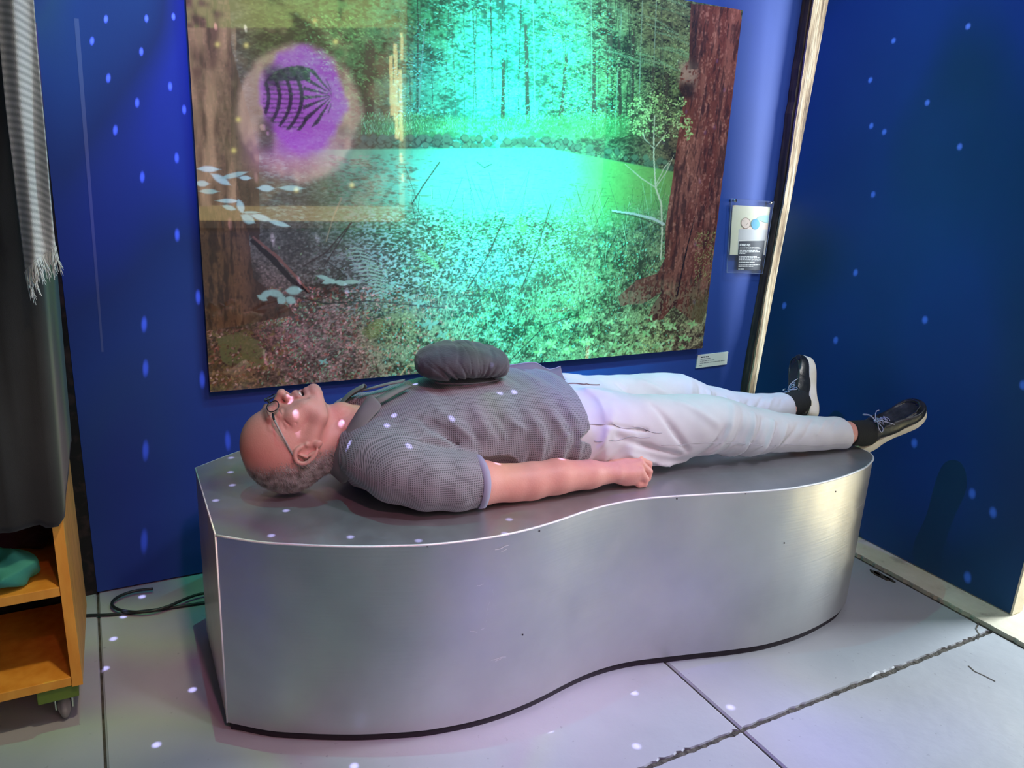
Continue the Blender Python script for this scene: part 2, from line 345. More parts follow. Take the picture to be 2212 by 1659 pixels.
def wall_strip(name, idx, z0, z1, mat, P=OUT, smooth=True, rows=6):
    V = []; n = len(idx)
    zz = np.linspace(z0, z1, rows + 1)
    for z in zz:
        for i in idx: V.append((P[i][0], P[i][1], z))
    Fc = [(r*n+j, r*n+j+1, (r+1)*n+j+1, (r+1)*n+j) for r in range(rows) for j in range(n-1)]
    return mesh_obj(name, V, Fc, mat, bench, smooth)
wall_strip('front_panel', list(range(0, i_end + 1)), z0, HB - .003, m_metal)
wall_strip('back_panel', list(range(i_end, nO)), z0, HB - .003, m_metal)['label'] = 'rear aluminium panel facing the wall'
wall_strip('end_panel', [nO - 1, 0], z0, HB - .003, m_metal, smooth=False, rows=1)['label'] = 'flat end panel at the head side'
inn = offset(OUT, .002)
mesh_obj('top_plate', [(x, y, HB) for x, y in inn] + [(x, y, HB - .004) for x, y in OUT], [tuple(range(nO))] + [(nO+i, nO+(i+1) % nO, (i+1) % nO, i) for i in range(nO)], m_top, bench)
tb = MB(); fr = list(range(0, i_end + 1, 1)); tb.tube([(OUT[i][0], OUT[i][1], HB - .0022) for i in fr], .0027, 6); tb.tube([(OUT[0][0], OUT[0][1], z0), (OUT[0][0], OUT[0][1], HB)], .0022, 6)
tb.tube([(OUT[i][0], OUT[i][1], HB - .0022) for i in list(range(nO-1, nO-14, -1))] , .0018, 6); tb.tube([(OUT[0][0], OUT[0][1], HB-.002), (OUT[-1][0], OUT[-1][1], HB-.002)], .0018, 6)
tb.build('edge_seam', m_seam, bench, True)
ins = offset(OUT, .007); idx = list(range(nO))
mesh_obj('plinth', [(x, y, 0.0005) for x, y in ins] + [(x, y, z0 + .01) for x, y in ins], [(i, (i+1) % nO, nO+(i+1) % nO, nO+i) for i in idx] + [tuple(nO+i for i in idx)], m_recess, bench)
mesh_obj('bottom_lip', [(x, y, z0 + .001) for x, y in OUT] + [(x, y, z0 + .001) for x, y in ins], [(i, nO+i, nO+(i+1) % nO, (i+1) % nO) for i in idx], m_recess, bench)
# scratches, rivet-size specks on the front panel
def front_at(px, py):           # nearest point on the front skin under a picture point
    best = None
    d = wray(px, py)
    for i in range(i_end):
        a, c = OUT[i], OUT[i+1]; e = c - a; A = np.array([[d[0], -e[0]], [d[1], -e[1]]]); 
        if abs(np.linalg.det(A)) < 1e-9: continue
        t, s = np.linalg.solve(A, a - CAM[:2])
        if 0 <= s <= 1 and t > 0:
            q = CAM + d * t; nr = np.array([e[1], -e[0], 0]) / np.linalg.norm(e)
            if best is None or t < best[0]: best = (t, q, nr)
    return best[1], best[2]
for (px, py) in [(923, 1180), (1165, 1147), (1129, 1371), (1610, 1066), (1805, 1062), (1694, 1173), (1462, 1077)]:
    q, nr = front_at(px, py); q = q + nr * .0006; t = np.cross(nr, [0, 0, 1.]); sm_ = MB(); s = .0018
    sm_.add([q - t*s - np.array([0,0,s*1.4]), q + t*s - np.array([0,0,s]), q + t*s + np.array([0,0,s*1.5]), q - t*s + np.array([0,0,s])], [(0, 1, 2, 3)])
    sm_.build('dark_speck', m_recess, bench)
m_scr = material('bright scratch', base=(.8, .8, .82), rough=.5, metal=.2)
for (x0, y0_, x1, y1_) in [(1070,1188,1098,1178),(1082,1192,1095,1186),(1062,1425,1092,1418),(1070,1428,1085,1420),(1030,1265,1045,1262),(1063,1270,1066,1285),(1058,1300,1052,1318),(1040,1360,1048,1355),(1015,1362,1030,1366),(1052,1325,1049,1345),(1860,1090,1868,1080),(1848,1100,1860,1092),(1740,1220,1738,1250),(1752,1240,1751,1262)]:
    prev = None; sk = MB()
    for t in np.linspace(0, 1, 5):
        q, nr = front_at(x0*(1-t)+x1*t + random.uniform(-1, 1), y0_*(1-t)+y1_*t + random.uniform(-1, 1)); q = q + nr * .0007
        if prev is not None:
            h = np.array([0, 0, .0006]); sk.add([prev - h, q - h, q + h, prev + h], [(0, 1, 2, 3)])
        prev = q
    sk.build('scratch', m_scr, bench)
# ------------------------------------------------------------------ forest print on the wall
PX0, PX1, PZ0, PZ1 = .272, 2.108, .588, 1.812
YP = YW - .028                   # face of the print
CW, CH_ = 920, 613
img = np.zeros((CH_, CW, 3), np.float32)
def toc(px, py):                 # photo point -> canvas column,row (row 0 = top)
    q = on_y(px, py, YP); return (q[0] - PX0) / (PX1 - PX0) * CW, (PZ1 - q[2]) / (PZ1 - PZ0) * CH_
# homography as arrays for bulk conversion
def toc_arr(px, py):
    dx = px - CX; dy = -(py - CY); w0 = R[0,0]*dx + R[0,1]*dy - R[0,2]*F; w1 = R[1,0]*dx + R[1,1]*dy - R[1,2]*F; w2 = R[2,0]*dx + R[2,1]*dy - R[2,2]*F
    t = YP / w1; return (w0*t - PX0) / (PX1 - PX0) * CW, (PZ1 - (CAM[2] + w2*t)) / (PZ1 - PZ0) * CH_
def srgb(c): c = np.array(c, float) / 255; return np.where(c <= .04045, c / 12.92, ((c + .055) / 1.055) ** 2.4)
# canvas -> photo coordinates for every pixel
cc, rr_ = np.meshgrid(np.arange(CW) + .5, np.arange(CH_) + .5)
wx = PX0 + cc / CW * (PX1 - PX0); wz = PZ1 - rr_ / CH_ * (PZ1 - PZ0)
qx = wx; qy = np.full_like(wx, YP); qz = wz - CAM[2]
camx = R[0,0]*qx + R[1,0]*qy + R[2,0]*qz; camy = R[0,1]*qx + R[1,1]*qy + R[2,1]*qz; camz = R[0,2]*qx + R[1,2]*qy + R[2,2]*qz
PHX = CX + F * camx / -camz; PHY = CY - F * camy / -camz
def vnoise(shape, cell, seed):
    r = np.random.default_rng(seed); h = int(shape[0] / cell) + 3; w_ = int(shape[1] / cell) + 3; g = r.random((h, w_))
    y = np.arange(shape[0]) / cell; x = np.arange(shape[1]) / cell; yi = y.astype(int); xi = x.astype(int); fy = (y - yi)[:, None]; fx = (x - xi)[None, :]
    fy = fy*fy*(3-2*fy); fx = fx*fx*(3-2*fx)
    a = g[yi][:, xi]; b = g[yi][:, xi+1]; c = g[yi+1][:, xi]; d = g[yi+1][:, xi+1]
    return (a*(1-fx)+b*fx)*(1-fy) + (c*(1-fx)+d*fx)*fy
def vnoise2(shape, cy, cx_, seed):
    r = np.random.default_rng(seed); h = int(shape[0] / cy) + 3; w_ = int(shape[1] / cx_) + 3; g = r.random((h, w_))
    y = np.arange(shape[0]) / cy; x = np.arange(shape[1]) / cx_; yi = y.astype(int); xi = x.astype(int); fy = (y - yi)[:, None]; fx = (x - xi)[None, :]
    return (g[yi][:, xi]*(1-fx)+g[yi][:, xi+1]*fx)*(1-fy) + (g[yi+1][:, xi]*(1-fx)+g[yi+1][:, xi+1]*fx)*fy
S = (CH_, CW)
fine = vnoise(S, 3, 1)*.5 + vnoise(S, 7, 2)*.3 + vnoise(S, 20, 3)*.2
def lay(mask, col): 
    m = np.clip(mask, 0, 1)[..., None].astype(np.float32); img[:] = img * (1 - m) + np.asarray(col, np.float32) * m
# tonal anchors (photo x, y, dark, light) blended over the sheet, then broken up into leafy texture; central ones hold some of the spot's cyan
ANC = [(450,30,(70,60,40),(120,105,75)),(450,200,(75,65,50),(110,100,80)),(620,60,(46,54,28),(96,114,58)),(620,240,(30,30,26),(62,62,52)),(780,120,(28,40,26),(84,120,76)),(800,220,(32,38,26),(84,112,80)),(740,330,(50,55,40),(90,105,75)),
 (900,60,(28,70,44),(84,160,110)),(900,220,(34,86,60),(90,176,136)),(1060,100,(30,100,84),(110,205,182)),(1060,240,(40,124,106),(120,214,196)),(1200,80,(32,84,64),(100,182,146)),(1240,220,(32,76,56),(90,160,124)),
 (1330,60,(40,48,34),(125,145,105)),(1420,60,(36,36,26),(112,116,80)),(1340,180,(42,46,34),(120,150,100)),(1430,200,(40,38,28),(110,125,80)),(1300,270,(50,60,42),(110,130,90)),(1430,300,(50,42,32),(110,95,70)),
 (700,500,(50,42,34),(112,106,90)),(800,560,(48,48,44),(150,155,150)),(900,560,(48,70,60),(146,190,172)),(1050,560,(40,100,96),(128,206,214)),(1200,520,(56,96,60),(130,184,128)),(1330,520,(60,64,44),(140,150,110)),(1400,590,(60,60,42),(132,136,100)),
 (560,720,(84,40,28),(190,130,112)),(480,800,(90,56,30),(165,120,74)),(700,720,(78,42,34),(200,145,132)),(700,800,(80,50,38),(190,155,135)),(850,700,(52,56,36),(145,165,112)),(950,760,(56,62,44),(150,180,134)),(1050,680,(38,72,50),(126,196,156)),(1200,680,(44,66,44),(120,168,120)),(1300,700,(66,64,46),(155,175,128)),(1400,760,(76,62,44),(180,200,134)),(1480,760,(78,54,44),(168,150,120))]
def nz(cx_, cy_, ang, seed):
    g = np.random.default_rng(seed).random((256, 256)); a = math.radians(ang); u = (cc * math.cos(a) + rr_ * math.sin(a)) / cx_ + 512; v = (-cc * math.sin(a) + rr_ * math.cos(a)) / cy_ + 512
    ui = np.floor(u).astype(int); vi_ = np.floor(v).astype(int); fu = u - ui; fv = v - vi_; fu = fu*fu*(3-2*fu); fv = fv*fv*(3-2*fv); i0, i1, j0, j1 = ui % 256, (ui+1) % 256, vi_ % 256, (vi_+1) % 256
    return (g[j0, i0]*(1-fu) + g[j0, i1]*fu)*(1-fv) + (g[j1, i0]*(1-fu) + g[j1, i1]*fu)*fv
wsum = np.zeros(S); DK = np.zeros(S + (3,)); LT = np.zeros(S + (3,))
for (x, y, d_, l_) in ANC:
    w_ = 1 / (((PHX - x) ** 2 + ((PHY - y) * 1.25) ** 2) / 900 + 1) ** 1.7; wsum += w_; DK += w_[..., None] * srgb(d_); LT += w_[..., None] * srgb(l_)
DK /= wsum[..., None]; LT /= wsum[..., None]
can = .22*nz(6, 2.4, 14, 81) + .22*nz(6, 2.4, -18, 82) + .16*nz(2.6, 1.5, 5, 83) + .2*nz(18, 9, -8, 84) + .2*nz(44, 26, 10, 85)
und = .26*nz(2.6, 2.2, 30, 86) + .22*nz(4.6, 3.2, -25, 87) + .2*nz(9, 7, 10, 88) + .16*nz(22, 15, 0, 89) + .16*nz(50, 34, 0, 90)
tex = np.where(PHY < 330, can, und); tex = smooth_step(tex, .34, .68)
hi = smooth_step(np.where(PHY < 330, nz(3.2, 1.5, 10, 91)*.5 + nz(3, 1.4, -20, 92)*.5, nz(2.6, 2.2, 20, 93)), .62, .82) * smooth_step(tex, .3, .8)
img[:] = (DK * (1 - tex[..., None]) + LT * tex[..., None]) * .80 + .55 * LT * hi[..., None]
# brush leaves
_st = {}
def stamp(c, r, L, Wd, ang, col, al=1.0):
    key = (round(L, 1), round(Wd, 1), int(ang / math.pi * 12) % 12)
    if key not in _st:
        n = int(math.ceil(L)) + 1; yy, xx = np.mgrid[-n:n+1, -n:n+1]; a = key[2] * math.pi / 12
        u = xx * math.cos(a) + yy * math.sin(a); v = -xx * math.sin(a) + yy * math.cos(a)
        _st[key] = (n, np.clip((1.15 - np.sqrt((u / key[0]) ** 2 + (v / (key[1] * np.clip(1.1 - (u / key[0]) ** 2, .15, 1))) ** 2)) * 2.2, 0, 1).astype(np.float32))
    n, m = _st[key]; ci, ri = int(c), int(r)
    x0, x1, y0, y1 = max(ci - n, 0), min(ci + n + 1, CW), max(ri - n, 0), min(ri + n + 1, CH_)
    if x0 >= x1 or y0 >= y1: return
    mm = m[y0 - ri + n:y1 - ri + n, x0 - ci + n:x1 - ci + n, None] * al
    img[y0:y1, x0:x1] = img[y0:y1, x0:x1] * (1 - mm) + np.asarray(col, np.float32) * mm
def stroke(pts, wd, col, al=1.0, jit=0):   # polyline in photo coordinates, tapered widths
    P = [toc(*p) for p in pts]; ws = wd if hasattr(wd, '__len__') else [wd] * len(P)
    for i in range(len(P) - 1):
        (a, b), (c, d) = P[i], P[i+1]; L = math.hypot(c - a, d - b); n = max(1, int(L / max(.7, min(ws[i], ws[i+1]) * .5)))
        for k in range(n + 1):
            t = k / n; w_ = max(.55, ws[i]*(1-t) + ws[i+1]*t); w_ = round(w_ * 2) / 2
            stamp(a + (c-a)*t + random.gauss(0, jit), b + (d-b)*t + random.gauss(0, jit), max(w_, .7), max(w_, .7), 0, col, al)
def poly_mask(pts):
    from math import inf
    P = np.array(pts, float); m = np.zeros(S, bool); n = len(P); j = n - 1
    for i in range(n):
        xi, yi, xj_, yj = P[i][0], P[i][1], P[j][0], P[j][1]
        cnd = ((yi > PHY) != (yj > PHY)) & (PHX < (xj_ - xi) * (PHY - yi) / (yj - yi + 1e-9) + xi); m ^= cnd; j = i
    return m.astype(np.float32)
CL1 = np.clip((vnoise2(S, 17, 26, 71) * .55 + vnoise2(S, 7, 11, 72) * .45 - .22) / .56, 0, 1)
CL1 = CL1 * .8 + .2 * (vnoise(S, 60, 73))
def clump_p(g): return min(1, .10 + 1.5 * g * g)
def foliage(n, xr, yr, cols, L=(1.2, 2.6), dens=None, angs=(0, math.pi), al=.9, fat=.45, clump=True):
    xs = rng.uniform(xr[0], xr[1], n); ys = rng.uniform(yr[0], yr[1], n); C_, R_ = toc_arr(xs, ys)
    cols = [srgb(c) for c in cols]; cl = random.random() * 7
    for i in range(n):
        ci_, ri_ = int(C_[i]) , int(R_[i])
        if not (0 <= ci_ < CW and 0 <= ri_ < CH_): continue
        g = CL1[ri_, ci_] if clump else .6
        if random.random() > clump_p(g): continue
        if dens is not None and random.random() > dens(xs[i], ys[i]): continue
        c = random.choice(cols) * random.uniform(.75, 1.2) * (.62 + .7 * g); l_ = random.uniform(*L); stamp(C_[i], R_[i], l_, max(.6, l_ * fat), random.uniform(*angs), c, al)
dk = [(30, 38, 26), (40, 50, 32), (58, 52, 38), (26, 32, 24)]
mint = [(96, 190, 160), (120, 208, 180), (84, 172, 140), (140, 220, 200), (70, 150, 122)]  # red held low so these leaves carry the spot's cyan light
grn = [(98, 140, 84), (120, 160, 100), (80, 120, 72), (140, 170, 112), (64, 98, 60)]
olv = [(120, 128, 84), (96, 104, 66), (140, 146, 100), (84, 84, 56)]
foliage(1500, (390, 1520), (-190, 300), dk, (2, 4.5), None, (0, 3.1), .45)
# trunks in the wood
for i in range(48):
    x = random.uniform(880, 1480); y0 = random.uniform(-190, 60); y1 = random.uniform(230, 300); lean = random.uniform(-18, 18)
    c = random.choice([(60, 62, 52), (120, 140, 124), (70, 80, 66), (36, 36, 30), (36, 40, 32)])
    stroke([(x + lean, y0), (x + lean * .4, (y0 + y1) / 2), (x, y1)], random.choice([.6, .6, .8, 1.2]), srgb(c), .75)
for (x, y0, y1, w_, ln) in [(1140, 60, 262, 4.5, -4), (1210, 120, 270, 4, 14), (1282, 110, 292, 5, 2), (1405, 150, 300, 5, 6), (1340, 90, 290, 3.5, -3), (795, 100, 300, 10, 4), (1365, 60, 295, 4, 3), (1086, 130, 255, 4, 2), (1440, 160, 320, 5, 0)]:
    stroke([(x + ln, y0), (x, y1)], [w_ * .8, w_], srgb((58, 52, 42)), .9, .3)
def d_center(x, y): return .25 + .75 * math.exp(-((x - 1040) / 260) ** 2)
foliage(11000, (850, 1330), (-190, 262), mint, (1.0, 2.5), d_center, (-.6, .6), .6)
foliage(7500, (700, 1490), (-190, 300), grn, (1.0, 2.6), lambda x, y: .35 + .5 * (x > 1180) - .2 * (x > 1400), (-.5, .7), .55)
foliage(5200, (1180, 1490), (-60, 300), [(150, 168, 120), (130, 150, 104), (165, 185, 140), (104, 122, 84)], (1.0, 2.4), None, (-.5, .5), .6)
foliage(1600, (1380, 1490), (80, 330), dk + olv, (1.2, 3.5), None, (0, 3.1), .5)
foliage(1500, (390, 860), (-190, 290), olv, (1.2, 3), lambda x, y: .5, (-.4, .6), .5)
foliage(1500, (660, 900), (30, 230), grn, (1.2, 3.0), None, (.2, .8), .6)
for i in range(46):              # drooping fir boughs
    x = random.uniform(1130, 1470); y = random.uniform(-100, 160); stroke([(x, y), (x + 40, y + 10), (x + 90, y + random.uniform(24, 46))], [1.2, 1, .6], srgb(random.choice([(120, 160, 120), (96, 130, 96), (120, 150, 120)])), .4, .8)
# grass line, rocks, pond
lay(smooth_step(PHY, 246, 262) * (1 - smooth_step(PHY, 288, 306)) * smooth_step(PHX, 700, 860) * (1 - smooth_step(PHX, 1320, 1400)) * (.3 + .4 * fine), srgb((84, 140, 80)))
foliage(3500, (780, 1360), (244, 290), [(96, 160, 96), (78, 138, 76), (120, 184, 130), (60, 100, 60)], (1, 2.2), None, (1.2, 1.9))
bankx = lambda x: 316 + 10 * math.sin(x / 90)
shore = np.where(PHX < 1180, 318 - (PHX - 780) * .008, 315 + (PHX - 1180) * .19)
for i in range(120):
    x = random.uniform(780, 1460); y = (296 + random.uniform(0, 22)) + max(0, x - 1180) * .19; c, r = toc(x, y); g = random.uniform(.7, 1.15)
    stamp(c, r + 1, random.uniform(6, 10), random.uniform(5, 7), 0, srgb((34, 40, 32)), .8); stamp(c, r, random.uniform(5, 9), random.uniform(4, 6), 0, srgb((92, 110, 88)) * g, .8)
pond = smooth_step(PHY - shore, 2, 7) * (1 - smooth_step(PHY + 50 * (fine - .5) + np.clip(PHX - 1150, 0, 400) * .25, 470, 560)) * smooth_step(PHX, 640, 760)
lay(pond, srgb((92, 156, 104)))
lay(pond * np.exp(-((PHX - 1020) / 190) ** 2 - ((PHY - 395) / 80) ** 2), srgb((120, 215, 195)))  # cyan of the spot put into the colour of the pond's middle
lay(pond * smooth_step(PHX, 1200, 1330) * .8, srgb((112, 140, 70)))
strk = vnoise2(S, 1.5, 14, 9)
lay(pond * (strk > .80) * smooth_step(PHY, 330, 420) * .6, srgb((90, 120, 70)))
# duckweed speckle
dw = smooth_step(PHY + 40 * (vnoise(S, 30, 11) - .5), 425, 500) * (1 - smooth_step(PHY + (PHX - 950) * .25, 590, 680)) * (1 - .8 * smooth_step(PHX, 1180, 1300)) * smooth_step(PHX + 40 * (fine - .5), 660, 840) 
sp1 = vnoise2(S, 1.6, 3.2, 12); lay(dw * .55 * (sp1 > .5), srgb((66, 96, 74))); lay(dw * (sp1 < .36) * .8, srgb((150, 200, 188))); lay(dw * smooth_step(sp1, .62, .8) * .8, srgb((28, 34, 28)))
foliage(900, (860, 1440), (335, 560), [(70, 92, 60), (90, 110, 70)], (2, 5), None, (-.1, .1), .5, .18)
# murky left water and ground behind the trunk
lm = smooth_step(PHY, 330, 420) * (1 - smooth_step(PHX + 30 * (fine - .5), 700, 860))
lay(lm * .45, srgb((84, 80, 62))); lay(lm * (sp1 > .6) * .35, srgb((40, 38, 30))); lay(lm * (sp1 < .3) * smooth_step(PHX, 560, 760) * .5, srgb((130, 136, 118)))
foliage(2200, (540, 900), (335, 480), [(130, 150, 120), (100, 110, 84), (70, 70, 52)], (2, 6), None, (-.1, .4), .6, .3)
foliage(1500, (1200, 1460), (400, 600), olv + grn + [(150, 140, 120)], (1, 3), None, (0, 3.1), .8, .3)
# undergrowth
ug = smooth_step(PHY + 60 * (vnoise(S, 40, 21) - .5) + np.where(PHX > 1150, (PHX - 1150) * .32, 0), 600, 680); ug = ug * 0
def dug(x, y): return max(0, min(1, (y - 470 + max(0, x - 1000) * .28) / 110)) * (1 if x > 860 else max(.10, (x - 640) / 220))
foliage(9000, (600, 1520), (480, 830), grn + [(110, 150, 110), (130, 175, 140), (60, 84, 56)], (1.2, 3.2), dug, (0, 3.1), .6, .4)
foliage(6500, (800, 1450), (520, 830), mint + [(150, 190, 150)], (1.2, 3.4), lambda x, y: dug(x, y) * (.35 + .4 * math.exp(-((x - 1040) / 240) ** 2)), (0, 3.1), .6, .42)
foliage(2600, (1000, 1520), (600, 800), [(54, 44, 30), (78, 60, 42), (40, 36, 24), (110, 84, 62)], (1.2, 3), None, (0, 3.1), .7, .4)
for i in range(260):
    x = random.uniform(880, 1450); y = random.uniform(430, 760); l_ = random.uniform(20, 90); a = random.uniform(-.5, .5)
    stroke([(x, y), (x + l_ * math.sin(a) * .5, y - l_ * .5), (x + l_ * math.sin(a), y - l_)], .6, srgb(random.choice([(50, 60, 42), (150, 190, 150), (80, 90, 66), (36, 40, 30)])), .6)
# leaf litter lower left, with russet tones
lit = smooth_step(PHY + 50 * (vnoise(S, 36, 31) - .5), 610, 690) * (1 - smooth_step(PHX + 90 * (fine - .5) - (PHY - 700) * .5, 740, 900)); lit = lit * 0
def dl(x, y): return 1 if x < 760 else max(.15, 1 - (x - 760) / 300)
foliage(4500, (430, 1040), (620, 850), [(150, 84, 66), (185, 120, 104), (110, 46, 34), (210, 165, 150), (70, 36, 26), (130, 70, 36), (170, 130, 110)], (1.4, 3.6), dl, (0, 3.1), .7, .5)
foliage(1700, (560, 900), (640, 850), [(110, 140, 100), (140, 170, 130), (84, 100, 60)], (1.2, 3), None, (0, 3.1), .85)
foliage(700, (430, 620), (620, 850), [(110, 96, 50), (130, 110, 60), (96, 70, 34)], (2, 5), None, (0, 3.1), .7)
lay(poly_mask([(470, 730), (520, 715), (575, 745), (570, 790), (520, 800), (480, 780)]) * .75 * (fine > .4), srgb((104, 106, 62)))
for (cx_, cy_, rx, ry) in [(595, 655, 26, 22), (548, 600, 18, 20), (520, 690, 50, 30), (720, 620, 30, 20), (480, 650, 30, 22)]:
    lay(np.exp(-((PHX - cx_) / rx) ** 4 - ((PHY - cy_) / ry) ** 4) * .7, srgb((54, 44, 30)))
# big trees: left trunk and right trunk
def trunk(mask, base, lightc, darkc, seed, slope=0):
    lay(mask, srgb(base)); gy, gx = 26, 3.2
    n1 = vnoise2(S, 34, 5, seed)*.6 + vnoise2(S, 9, 2.4, seed+1)*.4; n2 = vnoise2(S, 12, 4, seed+2)*.5 + vnoise(S, 3, seed+3)*.5
    n3 = vnoise2(S, 60, 16, seed + 5); lay(mask * smooth_step(n3, .4, .8) * .28, srgb(lightc)); lay(mask * smooth_step(n2, .52, .80) * .55, srgb(lightc)); lay(mask * smooth_step(n1, .50, .70) * .75, srgb(darkc)); lay(mask * smooth_step(vnoise2(S, 5, 1.8, seed + 7), .62, .8) * .4, srgb(darkc))
lt = poly_mask([(380, -200), (480, -200), (500, 60), (500, 330), (535, 480), (548, 600), (600, 640), (640, 680), (420, 720), (400, 300)])
trunk(lt, (100, 68, 44), (138, 98, 66), (52, 34, 22), 41)
lay(lt * smooth_step(PHX, 520, 550) * .6, srgb((60, 42, 28)))
lt2 = poly_mask([(500, 100), (560, 330), (562, 540), (535, 500), (500, 330)]); trunk(lt2, (70, 50, 34), (98, 74, 50), (40, 28, 20), 45)
rt = poly_mask([(1492, 8), (1600, 20), (1602, 60), (1585, 200), (1560, 430), (1535, 640), (1515, 700), (1490, 690), (1455, 660), (1430, 690), (1395, 695), (1410, 660), (1430, 630), (1390, 655), (1340, 660), (1335, 640), (1375, 605), (1420, 590), (1435, 560), (1438, 480), (1452, 390), (1470, 250), (1478, 215), (1466, 190), (1472, 150), (1488, 130), (1490, 60)])
trunk(rt, (104, 52, 40), (178, 118, 104), (46, 22, 16), 51)
lay(rt * smooth_step(PHY, 590, 640) * (fine > .5) * .5, srgb((140, 120, 96))); lay(rt * smooth_step(PHY, 600, 670) * smooth_step(PHX, 1470, 1510) * .6, srgb((90, 90, 50)))
lay(np.exp(-((PHX - 1486) / 20) ** 4 - ((PHY - 160) / 26) ** 4) * .8 * (fine > .35), srgb((150, 120, 108))); lay(np.exp(-((PHX - 1484) / 18) ** 4 - ((PHY - 196) / 20) ** 4) * .9, srgb((26, 17, 14))); lay(rt * np.exp(-((PHX - 1500 + (PHY - 20) * .02) / 12) ** 2) * (PHY < 150) * .8, srgb((34, 22, 18)))
stroke([(1500, 470), (1478, 560), (1462, 640)], [1, 2, 2], srgb((40, 24, 18)), .8)
for i in range(900):
    x = random.uniform(1500, 1560); y = random.uniform(500, 610); c, r = toc(x, y); stamp(c, r, 1.6, .8, random.uniform(0, 3), srgb(random.choice([(150, 150, 90), (120, 130, 70), (170, 165, 110)])), .75) if random.random() < .5 else None
# fallen branches, saplings
stroke([(545, 520), (590, 560), (630, 605), (668, 632)], [3, 5, 4, 2], srgb((34, 24, 18)), .9); stroke([(548, 512), (600, 555), (640, 598), (668, 630)], [1.6, 2.4, 1.8, 1.2], srgb((126, 84, 66)), .9)
stroke([(700, 575), (760, 480), (705, 545), (655, 575)], [1, 1.2, 1, .8], srgb((56, 44, 32)), .8); stroke([(738, 428), (720, 470), (705, 520)], [1.4, 1.2, 1], srgb((150, 140, 104)), .7)
stroke([(1414, 250), (1412, 290), (1412, 340), (1416, 405), (1428, 440), (1430, 500), (1427, 560)], [1, 1.2, 1.6, 1.8, 2, 1.8, 1.4], srgb((188, 176, 156)), .9)
for q in ([(1416, 405), (1440, 370), (1455, 335)], [(1416, 400), (1436, 360), (1450, 345)], [(1412, 320), (1392, 300), (1388, 280)], [(1416, 405), (1385, 385), (1350, 355)], [(1412, 322), (1430, 300), (1440, 285)]): stroke(q, [1, .9, .6], srgb((180, 170, 150)), .85)
stroke([(1322, 455), (1370, 462), (1410, 472), (1434, 484)], [1.4, 2, 2.4, 2.6], srgb((176, 170, 170)), .95); stroke([(1322, 459), (1370, 466), (1434, 490)], [.8, 1, 1.2], srgb((60, 50, 44)), .7)
for q in ([(1340, 300), (1370, 290), (1400, 310), (1440, 330)], [(1030, 350), (1046, 362), (1062, 355)], [(890, 440), (915, 400), (950, 350)], [(1000, 640), (1050, 560), (1090, 470)], [(1120, 640), (1160, 540), (1190, 440)], [(1200, 500), (1180, 480), (1150, 490)], [(640, 640), (700, 655), (800, 650), (960, 665)], [(1080, 800), (1180, 700), (1250, 680)], [(700, 560), (730, 580), (750, 600)]):
    stroke(q, [1, 1.1, .8] if len(q) == 3 else [1, 1, 1, .8], srgb((44, 46, 34)), .8)
stroke([(850, 830), (880, 790), (930, 784), (960, 800)], [.8, .8, .8, .8], srgb((180, 170, 120)), .9)
for i in range(70):
    x = random.uniform(1360, 1490); y = random.uniform(205, 300); c, r = toc(x, y)
    for k in range(7): stamp(c + random.gauss(0, 4), r + random.gauss(0, 2.5), 2.2, 1.2, random.uniform(-.6, .6), srgb(random.choice([(160, 190, 120), (180, 205, 145), (130, 160, 100)])), .9)
# leaf sprays in the foreground: whorls of pointed leaflets
def whorl(px, py, n, L, Wd, cols, a0=0, spread=2 * math.pi, squash=.6):
    c, r = toc(px, py)
    for i in range(n):
        a = a0 + spread * i / max(1, n - (spread < 6)) + random.uniform(-.25, .25); dx = math.cos(a) * L * .9; dy = math.sin(a) * L * .9 * squash; col = srgb(random.choice(cols)) * random.uniform(.9, 1.1)
        stamp(c + dx, r + dy, L * (.75 + .25 * abs(math.cos(a))), Wd, math.atan2(dy, dx) % math.pi, col, .97)
        stroke([(px, py), (px + math.cos(a) * 2, py + math.sin(a) * 2)], .7, srgb((120, 150, 110)), .7)
pale = [(176, 212, 176), (190, 222, 188), (164, 202, 166)]
def lleaf(p0, p1, wd, col):
    c0, r0 = toc(*p0); c1, r1_ = toc(*p1); L = math.hypot(c1-c0, r1_-r0) / 2; stamp((c0+c1)/2, (r0+r1_)/2, L, wd, math.atan2(r1_-r0, c1-c0) % math.pi, srgb(col), .97)
for p0, p1, w_ in [((425, 360), (478, 372), 4), ((455, 372), (500, 402), 5), ((470, 380), (540, 378), 3.4), ((420, 392), (455, 400), 4), ((430, 408), (475, 420), 3.4), ((465, 428), (520, 440), 3), ((516, 428), (524, 462), 5), ((480, 440), (512, 456), 3.4), ((520, 462), (552, 482), 6.5), ((540, 462), (590, 478), 4.5), ((575, 474), (630, 490), 3.6), ((515, 380), (545, 388), 3), ((555, 402), (595, 412), 4.5), ((600, 402), (660, 410), 4), ((520, 458), (565, 460), 1.8)]:
    lleaf(p0, p1, w_, random.choice(pale))
for p0, p1, w_ in [((560, 640), (590, 630), 5), ((575, 625), (615, 640), 5.5), ((600, 655), (618, 640), 7), ((615, 625), (655, 630), 6.5), ((618, 640), (640, 655), 6), ((556, 636), (580, 650), 4), ((682, 595), (716, 604), 3.2), ((694, 612), (725, 604), 3.8), ((722, 604), (752, 618), 4), ((735, 606), (782, 610), 3.4), ((700, 600), (730, 614), 3.4)]:
    lleaf(p0, p1, w_, (150, 190, 160))
for _k in range(26):
    x = random.uniform(1180, 1500); y = random.uniform(690, 775) - (x - 1180) * .05; whorl(x, y, random.choice((3, 4, 5)), random.uniform(4.5, 7.5), 2.3, [(150, 190, 130), (170, 208, 150), (130, 172, 112)], random.uniform(0, 6))
